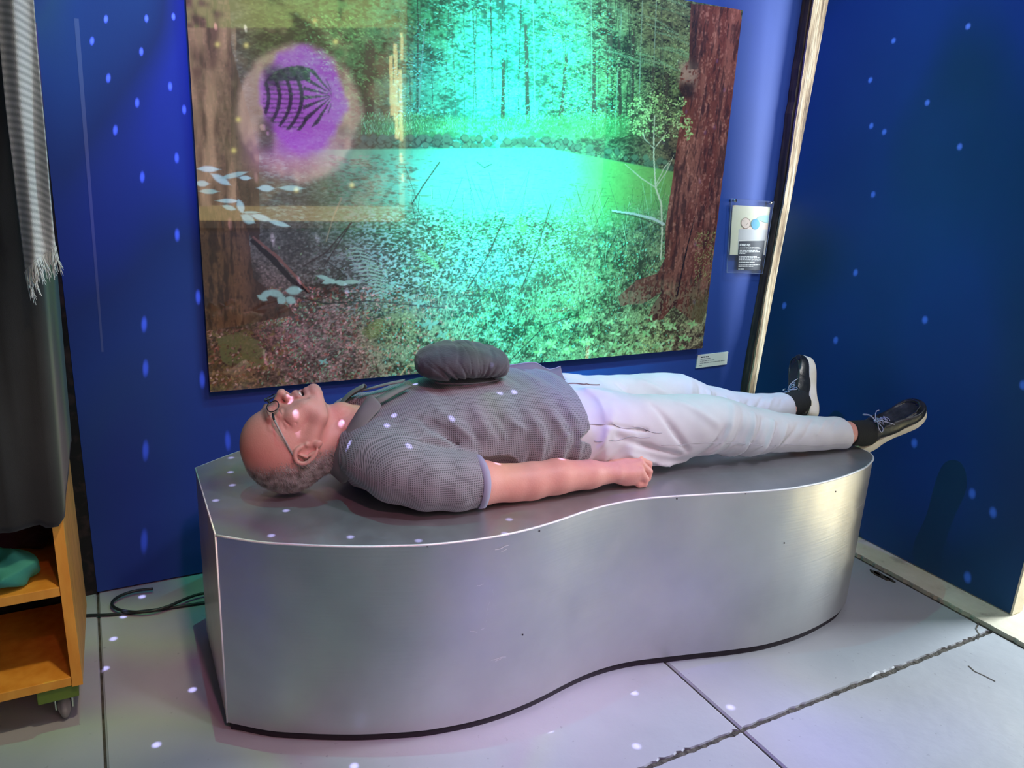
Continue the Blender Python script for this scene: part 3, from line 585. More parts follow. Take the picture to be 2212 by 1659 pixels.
for (x, y) in [(1190, 745), (1225, 755), (1330, 720), (1345, 690), (1300, 770), (1415, 700), (1165, 760), (1175, 790), (1240, 780), (1285, 760), (1320, 745), (1355, 755), (1210, 800), (1400, 720), (1455, 705), (1480, 730), (1430, 745), (1500, 700), (1370, 715), (1260, 740)]:
    whorl(x + random.uniform(-6, 6), y, 4, 7.5, 2.7, [(160, 200, 140), (180, 215, 160), (140, 185, 120)], random.uniform(0, 1))
for (x, y, L) in [(880, 640, 6), (930, 700, 9), (955, 722, 7), (1000, 620, 6), (905, 655, 6), (1010, 670, 5), (840, 620, 6), (1090, 700, 5), (700, 780, 5)]: whorl(x, y, 4, L, L * .36, [(118, 170, 146), (130, 184, 160)], random.uniform(0, 6))
# ferns
def fern(p0, p1, n, L, col):
    for k in range(n):
        t = k / (n - 1); x = p0[0]*(1-t)+p1[0]*t; y = p0[1]*(1-t)+p1[1]*t; l_ = L * math.sin(math.pi * (.15 + .8 * t))
        stroke([(x - l_, y + l_ * .12), (x, y), (x + l_, y + l_ * .3)], [.6, 1, .6], srgb(col), .85)
fern((770, 535), (830, 640), 14, 34, (140, 180, 150)); fern((905, 540), (945, 580), 9, 18, (120, 180, 120)); fern((820, 690), (800, 730), 10, 26, (110, 120, 60)); fern((1125, 470), (1130, 505), 8, 14, (110, 170, 90))
# overexposed sun flecks and overall grain
img *= (.86 + .28 * fine[..., None]); img = np.clip(img * 1.08, 0, 1).astype(np.float32)
def col_grid(name, img_, origin, ux, uy, wd, ht, mat, parent):   # a flat sheet whose print is carried by its vertices
    h_, w_ = img_.shape[:2]; n = h_ * w_
    xs = np.linspace(0, wd, w_); ys = np.linspace(ht, 0, h_); X, Y = np.meshgrid(xs, ys)
    co = np.array(origin)[None] + X.reshape(-1, 1) * np.array(ux) + Y.reshape(-1, 1) * np.array(uy)
    me = bpy.data.meshes.new(name); me.vertices.add(n); me.vertices.foreach_set('co', co.astype(np.float32).ravel())
    i = (np.arange(h_ - 1)[:, None] * w_ + np.arange(w_ - 1)[None]).ravel(); q = np.stack([i + w_, i + w_ + 1, i + 1, i], 1)
    me.loops.add(q.size); me.loops.foreach_set('vertex_index', q.ravel()); me.polygons.add(len(q)); me.polygons.foreach_set('loop_start', np.arange(len(q)) * 4); me.polygons.foreach_set('loop_total', np.full(len(q), 4))
    me.update(calc_edges=True)
    ca = me.color_attributes.new('print', 'FLOAT_COLOR', 'POINT'); ca.data.foreach_set('color', np.concatenate([img_.reshape(-1, 3), np.ones((n, 1), np.float32)], 1).astype(np.float32).ravel())
    me.materials.append(mat); o = bpy.data.objects.new(name, me); COL.objects.link(o)
    if parent: o.parent = parent
    return o
def b_print(nt, b):
    a = nd(nt, 'ShaderNodeAttribute', attribute_name='print'); nt.links.new(a.outputs['Color'], b.inputs['Base Color'])
m_print = material('gloss print', rough=.6, build=b_print, Coat_Weight=1.0, Coat_Roughness=.02, Coat_IOR=1.9, Specular_IOR_Level=.2)
pic = empty('forest_photograph', ((PX0 + PX1) / 2, YW, PZ0)); tag(pic, 'large glossy woodland pond photograph mounted on the blue wall', 'picture')
o = col_grid('print_sheet', img, (PX0 - (PX0 + PX1) / 2, YP - YW, 0), (1, 0, 0), (0, 0, 1), PX1 - PX0, PZ1 - PZ0, m_print, pic)
mb = MB(); mb.box((PX0 - (PX0+PX1)/2, YP - YW + .0015, 0), (PX1 - (PX0+PX1)/2, -.012, PZ1 - PZ0)); mb.build('backing_board', material('dark print edge', base=(.015, .013, .012), rough=.6, build=lambda nt, b: bump(nt, b, noise(nt, 50, 2), .1, .001)), pic)
for z_ in (.1, PZ1-PZ0-.16):
    mb = MB(); mb.box((-.8, -.012, z_), (.8, -.0, z_ + .06)); mb.build('hanging_batten', m_postdark, pic)
# ------------------------------------------------------------------ the backlit picture across the room (seen mirrored in the gloss)
YB = -1.36; 
def mir(px, py):                 # point on the opposite wall that the gloss mirrors at this picture point
    q = on_y(px, py, YP); d = q - CAM; t = (2 * YP - YP - YB) / d[1] if False else (YP - YB) / d[1]; return q[0] + d[0] * t, q[2] + d[2] * t
BX0 = mir(392, 400)[0] - .02; BX1 = mir(876, 300)[0]; BZ0 = mir(700, 478)[1]; BZ1 = 2.95
bw, bh = 300, 330
gx, gz = np.meshgrid(np.linspace(BX0, BX1, bw), np.linspace(BZ1, BZ0, bh))
# mirrored photo coordinates of each point
def mphoto(gx, gz):
    k = YP / (2 * YP - YB); qx = gx * k; qz = (gz - CAM[2]) * k; qy = YP
    cx_ = R[0,0]*qx + R[1,0]*qy + R[2,0]*qz; cy_ = R[0,1]*qx + R[1,1]*qy + R[2,1]*qz; cz_ = R[0,2]*qx + R[1,2]*qy + R[2,2]*qz
    return CX + F * cx_ / -cz_, CY - F * cy_ / -cz_
MX, MY = mphoto(gx, gz); S2 = (bh, bw)
im = np.zeros((bh, bw, 3), np.float32)
def lay2(m, c): im[:] = im * (1 - np.clip(m, 0, 1)[..., None]) + np.asarray(c, np.float32) * np.clip(m, 0, 1)[..., None]
n_a = vnoise(S2, 26, 61)*.6 + vnoise(S2, 8, 62)*.4; n_b = vnoise2(S2, 30, 7, 63)
lay2(np.ones(S2), (.10, .075, .045)); lay2(smooth_step(n_a, .45, .75) * .7, (.26, .20, .12))
el = ((MX - 645) / 135) ** 2 + ((MY - 245) / 150) ** 2 + .25 * (n_a - .5)
lay2((MX < 510) * 1.0 * (MY > 60) * smooth_step(n_b, .3, .8) * .8, (.50, .34, .22))
ring = smooth_step(-el, -1.12, -.92); lay2(ring * .95, (.50, .33, .28)); lay2(ring * smooth_step(n_b, .35, .8) * .55, (.74, .52, .42)); lay2(ring * smooth_step(n_a, .55, .8) * .5, (.20, .12, .12)); lay2(np.exp(-((np.sqrt(np.maximum(el, 0)) - 1.0) / .05) ** 2) * .55, (.06, .045, .03))
pur = ((MX - 655) / 92) ** 2 + ((MY - 215) / 118) ** 2 + .5 * (n_a - .5)
lay2(smooth_step(-pur, -1.15, -.75) * .95, (.46, .10, .72)); lay2(np.exp(-((MX - 640) / 70) ** 2 - ((MY - 320) / 36) ** 2) * .8, (.52, .10, .85))
lay2(np.exp(-((MX - 640) / 95) ** 4 - ((MY - 355) / 26) ** 2) * .5, (.60, .24, .36))
# basket-like cage drawing in dark line
dark = (.03, .012, .05)
cage = ((MX > 568) & (MX < 716) & (((MX - 640) / 78) ** 2 + ((MY - 212) / 70) ** 2 < 1.0)).astype(float)
ang = np.arctan2((MY - 206), (720 - MX)); ribs = (np.sin(ang * 20) > .30)
hoops = (np.abs(((MX - 640) + (MY - 210) ** 2 / 160) % 24 - 12) < 4.2)
lay2(cage * ribs * (MX > 655) * .95, dark); lay2(cage * hoops * (MX <= 665) * .95, dark); lay2(cage * (np.abs(MY - 158) < 16) * (MX < 670) * .9, dark)
lay2(cage * (np.sin((MY - 140) * .62) > .35) * (MX < 655) * .65, dark)
lay2((np.exp(-((MX - 590) / 22) ** 4 - ((MY - 165) / 26) ** 4)) * .85, dark); lay2(np.exp(-((MX - 575) / 18) ** 4 - ((MY - 290) / 40) ** 4) * (n_a > .4) * .85, (.10, .07, .06))
lay2(np.exp(-((MX - 492) / 26) ** 4 - ((MY - 260) / 100) ** 4) * (n_b > .3) * .75, (.12, .10, .05))
lay2(((MY < 60) * smooth_step(n_a, .2, .5)) * .85, (.36, .38, .14)); lay2((MY > 445) * 1.0, (.34, .26, .12)); lay2((MX > 862) * 1.0, (.28, .26, .12)); 
for (xa, wd_, ya, yb) in [(846, 4, 120, 250), (856, 4, 95, 300), (865, 4, 150, 305), (852, 2, 180, 260), (870, 3, 70, 130), (864, 3, 330, 352), (866, 2.5, 375, 392)]:
    lay2((np.abs(MX - xa - (MY - 200) * .02) < wd_) * (MY > ya) * (MY < yb) * .9, (1.0, .85, .38))
for (x, y) in [(470, 96), (532, 98), (505, 325), (515, 258), (680, 45), (725, 90), (640, 410), (760, 400)]: lay2(np.exp(-((MX - x) / 5) ** 2 - ((MY - y) / 5) ** 2), (1.0, .85, .3))
def b_glow(nt, b):
    a = nd(nt, 'ShaderNodeAttribute', attribute_name='print'); nt.links.new(a.outputs['Color'], b.inputs['Emission Color']); b.inputs['Emission Strength'].default_value = 4.6
    nt.links.new(a.outputs['Color'], b.inputs['Base Color'])
m_glow = material('backlit film', rough=.4, build=b_glow)
lb = empty('backlit_picture', ((BX0 + BX1) / 2, -1.40, BZ0)); tag(lb, 'large backlit picture with a purple round centre on the opposite wall', 'picture')
hw = (BX1 - BX0) / 2
col_grid('lit_panel', im[:, ::-1] if False else im, (-hw, YB + 1.40, 0), (1, 0, 0), (0, 0, 1), BX1 - BX0, BZ1 - BZ0, m_glow, lb).data.flip_normals()
mb = MB(); t_ = .05
for a, c in (((-hw - t_, .0, -t_), (hw + t_, .055, 0)), ((-hw - t_, 0, BZ1 - BZ0), (hw + t_, .055, BZ1 - BZ0 + t_)), ((-hw - t_, 0, 0), (-hw, .055, BZ1 - BZ0)), ((hw, 0, 0), (hw + t_, .055, BZ1 - BZ0))): mb.box(a, c)
mb.build('frame', m_post, lb)
# ------------------------------------------------------------------ implicit surfaces
class Field:
    def __init__(s, xs, ys, zs, init=.06):
        s.x = [np.asarray(a, np.float32) for a in (xs, ys, zs)]; s.d = np.full(tuple(len(a) for a in s.x), init, np.float32); s.T = None
    def sub(s, lo, hi):
        sl = []
        for a, l_, h_ in zip(s.x, lo, hi):
            i = int(np.searchsorted(a, l_)); j = int(np.searchsorted(a, h_)); sl.append(slice(max(i - 1, 0), min(j + 1, len(a))))
        return tuple(sl)
    def op(s, fn, lo, hi, k, mode='u', pad=None):
        pad = (k + .02) if pad is None else pad
        sl = s.sub([l_ - pad for l_ in lo], [h_ + pad for h_ in hi])
        if any(q.start >= q.stop for q in sl): return
        X, Y, Z = np.meshgrid(s.x[0][sl[0]], s.x[1][sl[1]], s.x[2][sl[2]], indexing='ij', sparse=True)
        b = fn(X, Y, Z).astype(np.float32); a = s.d[sl]
        if mode == 'u':
            h = np.clip(.5 + .5 * (a - b) / k, 0, 1); s.d[sl] = a * (1 - h) + b * h - k * h * (1 - h)
        elif mode == 's':            # subtract
            nb = -b; h = np.clip(.5 + .5 * (nb - a) / k, 0, 1); s.d[sl] = a * (1 - h) + nb * h + k * h * (1 - h)
        elif mode == 'i': h = np.clip(.5 + .5 * (b - a) / k, 0, 1); s.d[sl] = a * (1 - h) + b * h + k * h * (1 - h)
        elif mode == '+': s.d[sl] = a + b
    # primitives: positions in the field's own frame; A = optional 3x3 frame (rows = axes)
    def ell(s, c, r, k=.01, mode='u', A=None):
        c = np.array(c, float); r = np.array(r, float)
        if A is None: ext = r
        else: ext = np.sqrt(((np.array(A).T * r) ** 2).sum(1))
        def fn(X, Y, Z):
            x, y, z = X - c[0], Y - c[1], Z - c[2]
            if A is not None: x, y, z = (A[0][0]*x + A[0][1]*y + A[0][2]*z, A[1][0]*x + A[1][1]*y + A[1][2]*z, A[2][0]*x + A[2][1]*y + A[2][2]*z)
            k0 = np.sqrt((x/r[0])**2 + (y/r[1])**2 + (z/r[2])**2) + 1e-9; k1 = np.sqrt((x/r[0]**2)**2 + (y/r[1]**2)**2 + (z/r[2]**2)**2) + 1e-9
            return k0 * (k0 - 1) / k1
        s.op(fn, c - ext, c + ext, k, mode)
    def cone(s, a, b, ra, rb, k=.01, mode='u'):
        a = np.array(a, float); b = np.array(b, float); e = b - a; L2 = e @ e
        def fn(X, Y, Z):
            t = np.clip(((X-a[0])*e[0] + (Y-a[1])*e[1] + (Z-a[2])*e[2]) / L2, 0, 1)
            return np.sqrt((X-a[0]-t*e[0])**2 + (Y-a[1]-t*e[1])**2 + (Z-a[2]-t*e[2])**2) - (ra + (rb - ra) * t)
        m = max(ra, rb); s.op(fn, np.minimum(a, b) - m, np.maximum(a, b) + m, k, mode)
    def chain(s, pts, rs, k=.008, mode='u'):
        for i in range(len(pts) - 1): s.cone(pts[i], pts[i+1], rs[i], rs[i+1], k, mode)
    def loft(s, us, vc, wc, hv, hw, k=.02, p=2.3, mode='u', off=0.0):   # tube along x with changing elliptic section
        us = np.array(us, float)
        def fn(X, Y, Z):
            x = X[:, 0, 0]; g = lambda a: np.interp(x, us, a)[:, None, None]
            V = g(vc); W = g(wc); A_ = g(hv) + off; B_ = g(hw) + off
            q = (np.abs((Y - V) / A_) ** p + np.abs((Z - W) / B_) ** p + 1e-9) ** (1 / p); r2 = np.sqrt((Y-V)**2 + (Z-W)**2) + 1e-6
            d = (q - 1) * r2 / np.maximum(q, .3); d = np.where(d < 0, np.maximum(d, -np.minimum(A_, B_)), d) * .9
            return np.maximum(d, np.maximum(us[0] - X, X - us[-1]) + 0 * d)
        lo = [us[0], min(np.array(vc) - np.array(hv)) - off, min(np.array(wc) - np.array(hw)) - off]; hi = [us[-1], max(np.array(vc) + np.array(hv)) + off, max(np.array(wc) + np.array(hw)) + off]
        s.op(fn, lo, hi, k, mode)
    def mesh(s, smooth_it=2, lam=.5):
        d = s.d; S_ = d < 0; nx, ny, nz = d.shape
        c = S_[:-1,:-1,:-1].astype(np.int8)
        cnt = np.zeros((nx-1, ny-1, nz-1), np.int8)
        for i in (0, 1):
            for j in (0, 1):
                for k in (0, 1): cnt += S_[i:nx-1+i, j:ny-1+j, k:nz-1+k]
        act = (cnt > 0) & (cnt < 8); idx = np.full(act.shape, -1, np.int32); ii, jj, kk = np.nonzero(act); n = len(ii); idx[ii, jj, kk] = np.arange(n)
        pos = np.zeros((n, 3)); num = np.zeros(n); X = s.x
        cor = [(i, j, k) for i in (0, 1) for j in (0, 1) for k in (0, 1)]
        val = {c_: d[ii + c_[0], jj + c_[1], kk + c_[2]].astype(np.float64) for c_ in cor}
        P0 = np.stack([X[0][ii], X[1][jj], X[2][kk]], 1).astype(np.float64); D = np.stack([X[0][ii+1], X[1][jj+1], X[2][kk+1]], 1) - P0
        for a in cor:
            for ax in range(3):
                if a[ax] == 1: continue
                b = list(a); b[ax] = 1; b = tuple(b); va, vb = val[a], val[b]; m = (va < 0) != (vb < 0); t = va[m] / (va[m] - vb[m])
                q = P0[m] + D[m] * np.array(a); q[:, ax] += t * D[m][:, ax]; pos[m] += q; num[m] += 1
        pos /= num[:, None]
        quads = []
        for ax in range(3):
            b_, c_ = (ax + 1) % 3, (ax + 2) % 3
            A0 = [slice(None)] * 3; A1 = [slice(None)] * 3; A0[ax] = slice(0, -1); A1[ax] = slice(1, None)
            s0 = S_[tuple(A0)]; s1 = S_[tuple(A1)]; ch = s0 != s1; e = np.stack(np.nonzero(ch), 1)
            ok = (e[:, b_] > 0) & (e[:, c_] > 0) & (e[:, b_] < d.shape[b_] - 1) & (e[:, c_] < d.shape[c_] - 1); e = e[ok]
            ins = s0[e[:, 0], e[:, 1], e[:, 2]]
            def g(db, dc): q = e.copy(); q[:, b_] += db; q[:, c_] += dc; return idx[q[:, 0], q[:, 1], q[:, 2]]
            Q = np.stack([g(-1, -1), g(0, -1), g(0, 0), g(-1, 0)], 1); Q[~ins] = Q[~ins][:, ::-1]; quads.append(Q)
        Q = np.concatenate(quads); Q = Q[(Q >= 0).all(1)]
        E_ = np.concatenate([Q[:, [0, 1]], Q[:, [1, 2]], Q[:, [2, 3]], Q[:, [3, 0]]])
        for _ in range(smooth_it):
            acc = np.zeros_like(pos); ct = np.zeros(n)
            for ax in range(3): acc[:, ax] = np.bincount(E_[:, 0], pos[E_[:, 1], ax], n) + np.bincount(E_[:, 1], pos[E_[:, 0], ax], n)
            ct = np.bincount(E_[:, 0], minlength=n) + np.bincount(E_[:, 1], minlength=n); pos = pos * (1 - lam) + lam * acc / np.maximum(ct, 1)[:, None]
        return pos, Q
def fast_mesh(name, co, Q, mats, parent=None, attrs=None, smooth=True, fm=None):
    me = bpy.data.meshes.new(name); me.vertices.add(len(co)); me.vertices.foreach_set('co', co.astype(np.float32).ravel())
    me.loops.add(Q.size); me.loops.foreach_set('vertex_index', Q.astype(np.int32).ravel()); me.polygons.add(len(Q)); me.polygons.foreach_set('loop_start', np.arange(len(Q)) * Q.shape[1]); me.polygons.foreach_set('loop_total', np.full(len(Q), Q.shape[1]))
    for m in (mats if isinstance(mats, (list, tuple)) else [mats]): me.materials.append(m)
    if fm is not None: me.polygons.foreach_set('material_index', fm.astype(np.int32))
    me.polygons.foreach_set('use_smooth', np.full(len(Q), smooth)); me.update(calc_edges=True)
    for k_, v_ in (attrs or {}).items():
        if v_.ndim == 1: a = me.attributes.new(k_, 'FLOAT', 'POINT'); a.data.foreach_set('value', v_.astype(np.float32))
        else: a = me.color_attributes.new(k_, 'FLOAT_COLOR', 'POINT'); a.data.foreach_set('color', np.concatenate([v_, np.ones((len(v_), 1))], 1).astype(np.float32).ravel())
    me.validate(); o = bpy.data.objects.new(name, me); COL.objects.link(o)
    if parent: o.parent = parent
    return o
def steps(*seg):                 # (start, end, step) runs -> one axis
    out = []
    for a, b, h in seg: out.append(np.linspace(a, b, max(2, int(round((b - a) / h)) + 1))[:-1])
    return np.concatenate(out + [[seg[-1][1]]])
# ------------------------------------------------------------------ figure materials
def b_skin(nt, b):
    a = nd(nt, 'ShaderNodeAttribute', attribute_name='tint'); n = noise(nt, 45, 4); n2 = noise(nt, 9, 2)
    c = mixc(nt, math_n(nt, 'MULTIPLY', n, .35), a.outputs['Color'], (.50, .17, .12)); nt.links.new(c, b.inputs['Base Color'])
    bump(nt, b, math_n(nt, 'ADD', noise(nt, 260, 2), math_n(nt, 'MULTIPLY', n2, 2)), .18, .002)
    b.inputs['Subsurface Weight'].default_value = .12; b.inputs['Subsurface Radius'].default_value = (.012, .005, .003); b.inputs['Subsurface Scale'].default_value = .6
m_skin = material('skin', rough=.48, build=b_skin, Specular_IOR_Level=.4)
def b_knit(nt, b):
    u = nd(nt, 'ShaderNodeAttribute', attribute_name='ku').outputs['Fac']; s_ = nd(nt, 'ShaderNodeAttribute', attribute_name='ks').outputs['Fac']
    a1 = math_n(nt, 'SINE', math_n(nt, 'MULTIPLY', u, 2 * math.pi / .0044)); a2 = math_n(nt, 'SINE', math_n(nt, 'MULTIPLY', s_, 2 * math.pi / .0048))
    w1 = math_n(nt, 'MULTIPLY_ADD', a1, .5, .5); w2 = math_n(nt, 'MULTIPLY_ADD', a2, .5, .5)
    h = math_n(nt, 'MAXIMUM', math_n(nt, 'POWER', w1, 1.4), math_n(nt, 'POWER', w2, 1.8))
    c = mixc(nt, h, (.085, .088, .100), (.27, .27, .30)); nt.links.new(c, b.inputs['Base Color']); bump(nt, b, h, .5, .0015)
    b.inputs['Sheen Weight'].default_value = .15
m_knit = material('grey waffle knit', rough=.85, build=b_knit)
def b_cloth(c0, c1, sc_=700, bs=.2):
    def f(nt, b):
        nt.links.new(ramp(nt, noise(nt, 12, 4), [(.3, c0), (.7, c1)]), b.inputs['Base Color']); bump(nt, b, noise(nt, sc_, 2), bs, .001)
    return f
m_collar = material('grey collar rib', rough=.85, build=b_cloth((.150, .158, .155), (.185, .19, .19)))
m_cuff = material('lilac grey band', rough=.8, build=b_cloth((.25, .26, .37), (.29, .30, .41)))
m_hem = material('shirt inner side', rough=.9, build=b_cloth((.14, .12, .14), (.18, .155, .17)))
m_pants = material('pale stone cotton', rough=.8, build=b_cloth((.52, .52, .555), (.59, .59, .62), 900, .15))
m_seamt = material('trouser seam', rough=.85, build=b_cloth((.38, .37, .42), (.43, .42, .46)))
def b_leather(nt, b):
    n = noise(nt, 22, 5, rough=.6); nt.links.new(ramp(nt, n, [(.35, (.010, .012, .011)), (.62, (.022, .025, .024)), (.8, (.06, .06, .055))]), b.inputs['Base Color'])
    nt.links.new(ramp(nt, n, [(.3, (.25,)*3), (.8, (.5,)*3)]), b.inputs['Roughness']); bump(nt, b, noise(nt, 55, 4), .35, .003)
m_leather = material('black creased leather', rough=.35, build=b_leather)
m_sole = material('cream crepe sole', rough=.65, build=b_cloth((.62, .55, .38), (.78, .73, .58), 80, .4))
m_lace = material('grey lace cord', rough=.8, build=b_cloth((.36, .38, .44), (.52, .54, .60)))
m_sock = material('black sock rib', rough=.9, build=lambda nt, b: (b.inputs['Base Color'].__setattr__('default_value', (.010, .012, .012, 1)), bump(nt, b, noise(nt, 90, 2, mapping=(6, 1, 1)), .5, .003)))
m_lid = material('dark mouth interior', base=(.10, .025, .025), rough=.6, build=lambda nt, b: bump(nt, b, noise(nt, 90, 2), .2, .001))
m_teeth = material('teeth', base=(.80, .76, .66), rough=.25, build=lambda nt, b: bump(nt, b, noise(nt, 90, 2), .1, .001))
def b_hair(nt, b): nt.links.new(ramp(nt, noise(nt, 60, 3), [(.3, (.14, .12, .10)), (.7, (.50, .47, .44))]), b.inputs['Base Color'])
m_hair = material('short grey hair', rough=.6, build=b_hair)
person = empty('person', tuple(PO), ANG)
tag(person, 'man in grey knit polo shirt and pale trousers lying on his back, arm at side', 'person')
# ------------------------------------------------------------------ body (head frame: D towards crown, F towards face, S towards far side)
TH = math.radians(26)
HE = np.array([.060, 0, .134]); HD = np.array([-math.cos(TH), 0, -math.sin(TH)]); HF = np.array([-math.sin(TH), 0, math.cos(TH)]); HS = np.array([0, 1., 0])
HA = [HD, HF, HS]
def hp(D, F_, S_=0.0): return HE + HD * D + HF * F_ + HS * S_
B = Field(steps((-.10, .205, .0019), (.205, .42, .006), (.42, .78, .005), (.78, .925, .0017), (.925, 1.70, .010)), steps((-.27, -.245, .004), (-.245, .105, .0022), (.105, .275, .005)), steps((-.004, .275, .0022)))
def he(c, r, k=.01, mode='u', rot=0):
    A = HA
    if rot: q = math.radians(rot); A = [HD*math.cos(q) + HF*math.sin(q), -HD*math.sin(q) + HF*math.cos(q), HS]
    B.ell(hp(*c), r, k, mode, A)
def hc(a, b, ra, rb, k=.008, mode='u'): B.cone(hp(*a), hp(*b), ra, rb, k, mode)
he((.045, -.002), (.095, .094, .078), .02)
he((.060, .020), (.072, .082, .070), .02)
he((.050, -.030), (.070, .070, .074), .02)
he((-.005, .045), (.070, .056, .056), .025)
he((-.048, .048), (.036, .050, .046), .02)
for s_ in (-1, 1):
    hc((-.018, .008, .060*s_), (-.058, .045, .046*s_), .018, .016, .018); hc((-.058, .045, .046*s_), (-.076, .082, .016*s_), .016, .014, .016)
    he((-.008, .072, .043*s_), (.020, .020, .021), .016)
    he((-.040, .074, .036*s_), (.022, .020, .018), .018)
he((-.0755, .090), (.0145, .0150, .020), .012)
for s_ in (-1, 1):
    hc((.036, .094, .040*s_), (.034, .101, .010*s_), .009, .008, .012)
    he((.016, .103, .033*s_), (.014, .013, .021), .008, 's')
    he((.0155, .087, .032*s_), (.0135, .0135, .0150), .004)
hc((.022, .0985), (-.008, .1190), .0075, .0095, .010); he((-.0115, .1195), (.0085, .0095, .0105), .006)
for s_ in (-1, 1):
    he((-.0155, .1085, .0125*s_), (.0080, .0095, .0070), .006); he((-.0215, .1120, .0062*s_), (.0050, .0070, .0032), .003, 's')
he((-.036, .092), (.018, .014, .026), .012)
hc((-.0375, .1000, -.020), (-.0360, .1055, 0), .0040, .0052, .006); hc((-.0375, .1000, .020), (-.0360, .1055, 0), .0040, .0052, .006)
he((-.0490, .1040, 0), (.0058, .0165, .0215), .004, 's')
hc((-.0585, .0950, -.019), (-.0612, .0990, 0), .0042, .0056, .006); hc((-.0585, .0950, .019), (-.0612, .0990, 0), .0042, .0056, .006)
for s_ in (-1, 1):
    hc((-.022, .104, .021*s_), (-.055, .093, .033*s_), .0022, .0022, .006, 's')            # smile fold
    for q in range(3): hc((.018 - .006*q, .078, .053*s_), (.020 - .014*q, .062, .062*s_), .0013, .0009, .004, 's')
# ears
for s_ in (-1, 1):
    S0 = .0765
    he((.000, -.004, .0735*s_), (.026, .016, .008), .008, rot=14)
    pts = [(.006, .012, S0), (.022, .011, S0+.004), (.031, .000, S0+.008), (.030, -.014, S0+.012), (.016, -.023, S0+.014), (-.004, -.019, S0+.012), (-.018, -.010, S0+.009)]
    pts = [(a, b, c*s_) for a, b, c in spline(pts, 4)]
    B.chain([hp(*p) for p in pts], [.0038] * len(pts), .004)
    he((-.027, .000, (S0+.004)*s_), (.0105, .0085, .0058), .005)
    he((-.002, -.002, (S0+.008)*s_), (.0150, .0088, .0075), .004, 's', 14)
    B.chain([hp(.020, .000, (S0+.007)*s_), hp(.010, -.012, (S0+.009)*s_), hp(-.010, -.011, (S0+.008)*s_)], [.0025, .003, .003], .003)
    he((-.004, .011, (S0+.001)*s_), (.0055, .0045, .0055), .004)
# neck, trunk
B.chain([hp(-.005, -.030), np.array([.120, 0, .118]), np.array([.19, 0, .105])], [.062, .060, .066], .025)
B.chain([np.array([.110, 0, .170]), np.array([.150, 0, .1875]), np.array([.185, 0, .180])], [.026, .0215, .022], .022)
for s_ in (-1, 1): B.chain([hp(-.015, -.030, .052*s_), np.array([.150, .034*s_, .165]), np.array([.182, .016*s_, .188])], [.016, .011, .009], .014)
B.loft([.165, .22, .30, .40, .55, .68, .80, .90], [0]*8, [.105, .108, .118, .122, .124, .122, .100, .095], [.075, .130, .155, .150, .152, .158, .160, .150], [.06, .090, .108, .114, .116, .112, .092, .085], .03, 2.4)
for s_ in (-1, 1):
    B.chain([(.240, .145*s_, .096), (.30, .188*s_, .074), (.42, .200*s_, .062), (.515, .198*s_, .0500)], [.058, .056, .052, .043], .02)
    B.chain([(.515, .198*s_, .0500), (.56, .199*s_, .0495), (.63, .199*s_, .0535), (.72, .196*s_, .0475), (.792, .192*s_, .0440)], [.043, .0440, .0420, .0340, .0250], .012)
    # hand: palm towards the bench, fingers loosely curled under
    B.ell((.790, .192*s_, .045), (.030, .030, .022), .012)
    wk = {0: (.866, .150, .062), 1: (.872, .170, .0635), 2: (.868, .190, .056), 3: (.858, .208, .043)}
    wr_ = {0: (.800, .174, .052), 1: (.798, .184, .054), 2: (.798, .196, .051), 3: (.796, .206, .044)}
    for q in range(4):
        k0 = np.array(wk[q]); w0_ = np.array(wr_[q]); k0[1] *= s_; w0_[1] *= s_
        B.cone(w0_, k0, .0165, .0122, .007)
        L1, L2, L3 = [(.034, .022, .017), (.037, .024, .018), (.034, .022, .017), (.026, .017, .015)][q]
        da = math.radians((26, 30, 40, 52)[q]); d1 = np.array([math.cos(da), .05*s_, -math.sin(da)]); p1_ = k0 + d1 * L1
        d2 = np.array([-.12, .02*s_, -1.0]); d2 /= np.linalg.norm(d2); p2_ = p1_ + d2 * L2 * .85; p2_[2] = max(p2_[2], .0105)
        d3 = np.array([-1.0, 0, -.18]); d3 /= np.linalg.norm(d3); p3_ = p2_ + d3 * L3; p3_[2] = max(p3_[2], .009)
        B.cone(k0, p1_, .0116, .0102, .0022); B.cone(p1_, p2_, .0102, .0090, .0018); B.cone(p2_, p3_, .0090, .0080, .0018)
        B.ell(k0 + [0, 0, .0045], (.010, .0075, .0085), .004)
    B.ell((.836, .180*s_, .038), (.036, .034, .022), .012); B.ell((.832, .198*s_, .030), (.040, .022, .024), .012)
    t = [(.812, .164*s_, .042), (.838, .142*s_, .034), (.866, .134*s_, .027), (.890, .140*s_, .022)]; B.chain([np.array(q) for q in t], [.016, .0135, .0115, .0095], .006)
    # legs down to the feet
    B.chain([(.86, .085*s_, .098), (1.12, .100*s_, .110), (1.30, .103*s_, .075), (1.46, .108*s_, .052), (1.60, (.118 if s_ < 0 else .132)*s_, .048), (1.635, (.121 if s_ < 0 else .144)*s_, .048)], [.080, .056, .052, .044, .034, .032], .02)
B.op(lambda X, Y, Z: -(Z - .0012) + 0*X + 0*Y, (-1, -1, -1), (3, 1, 1), .003, 'i')
co, Q = B.mesh(2, .45)
hd = co - HE; Dq = hd @ HD; Fq = hd @ HF; Sq = np.abs(hd[:, 1])
headm = 1 - smooth_step(co[:, 0], .12, .16)
tint = np.tile(np.array([.60, .315, .262]), (len(co), 1))
def tmix(m, c): 
    global tint
    m = np.clip(m, 0, 1)[:, None]; tint = tint * (1 - m) + np.array(c) * m
tmix(headm * smooth_step(Dq, .02, .08) * .45, (.58, .24, .17))
tmix(headm * np.exp(-((Dq + .048) / .020) ** 2) * smooth_step(Fq, .085, .094) * (1 - smooth_step(Sq, .021, .026)) * .85, (.50, .17, .16))
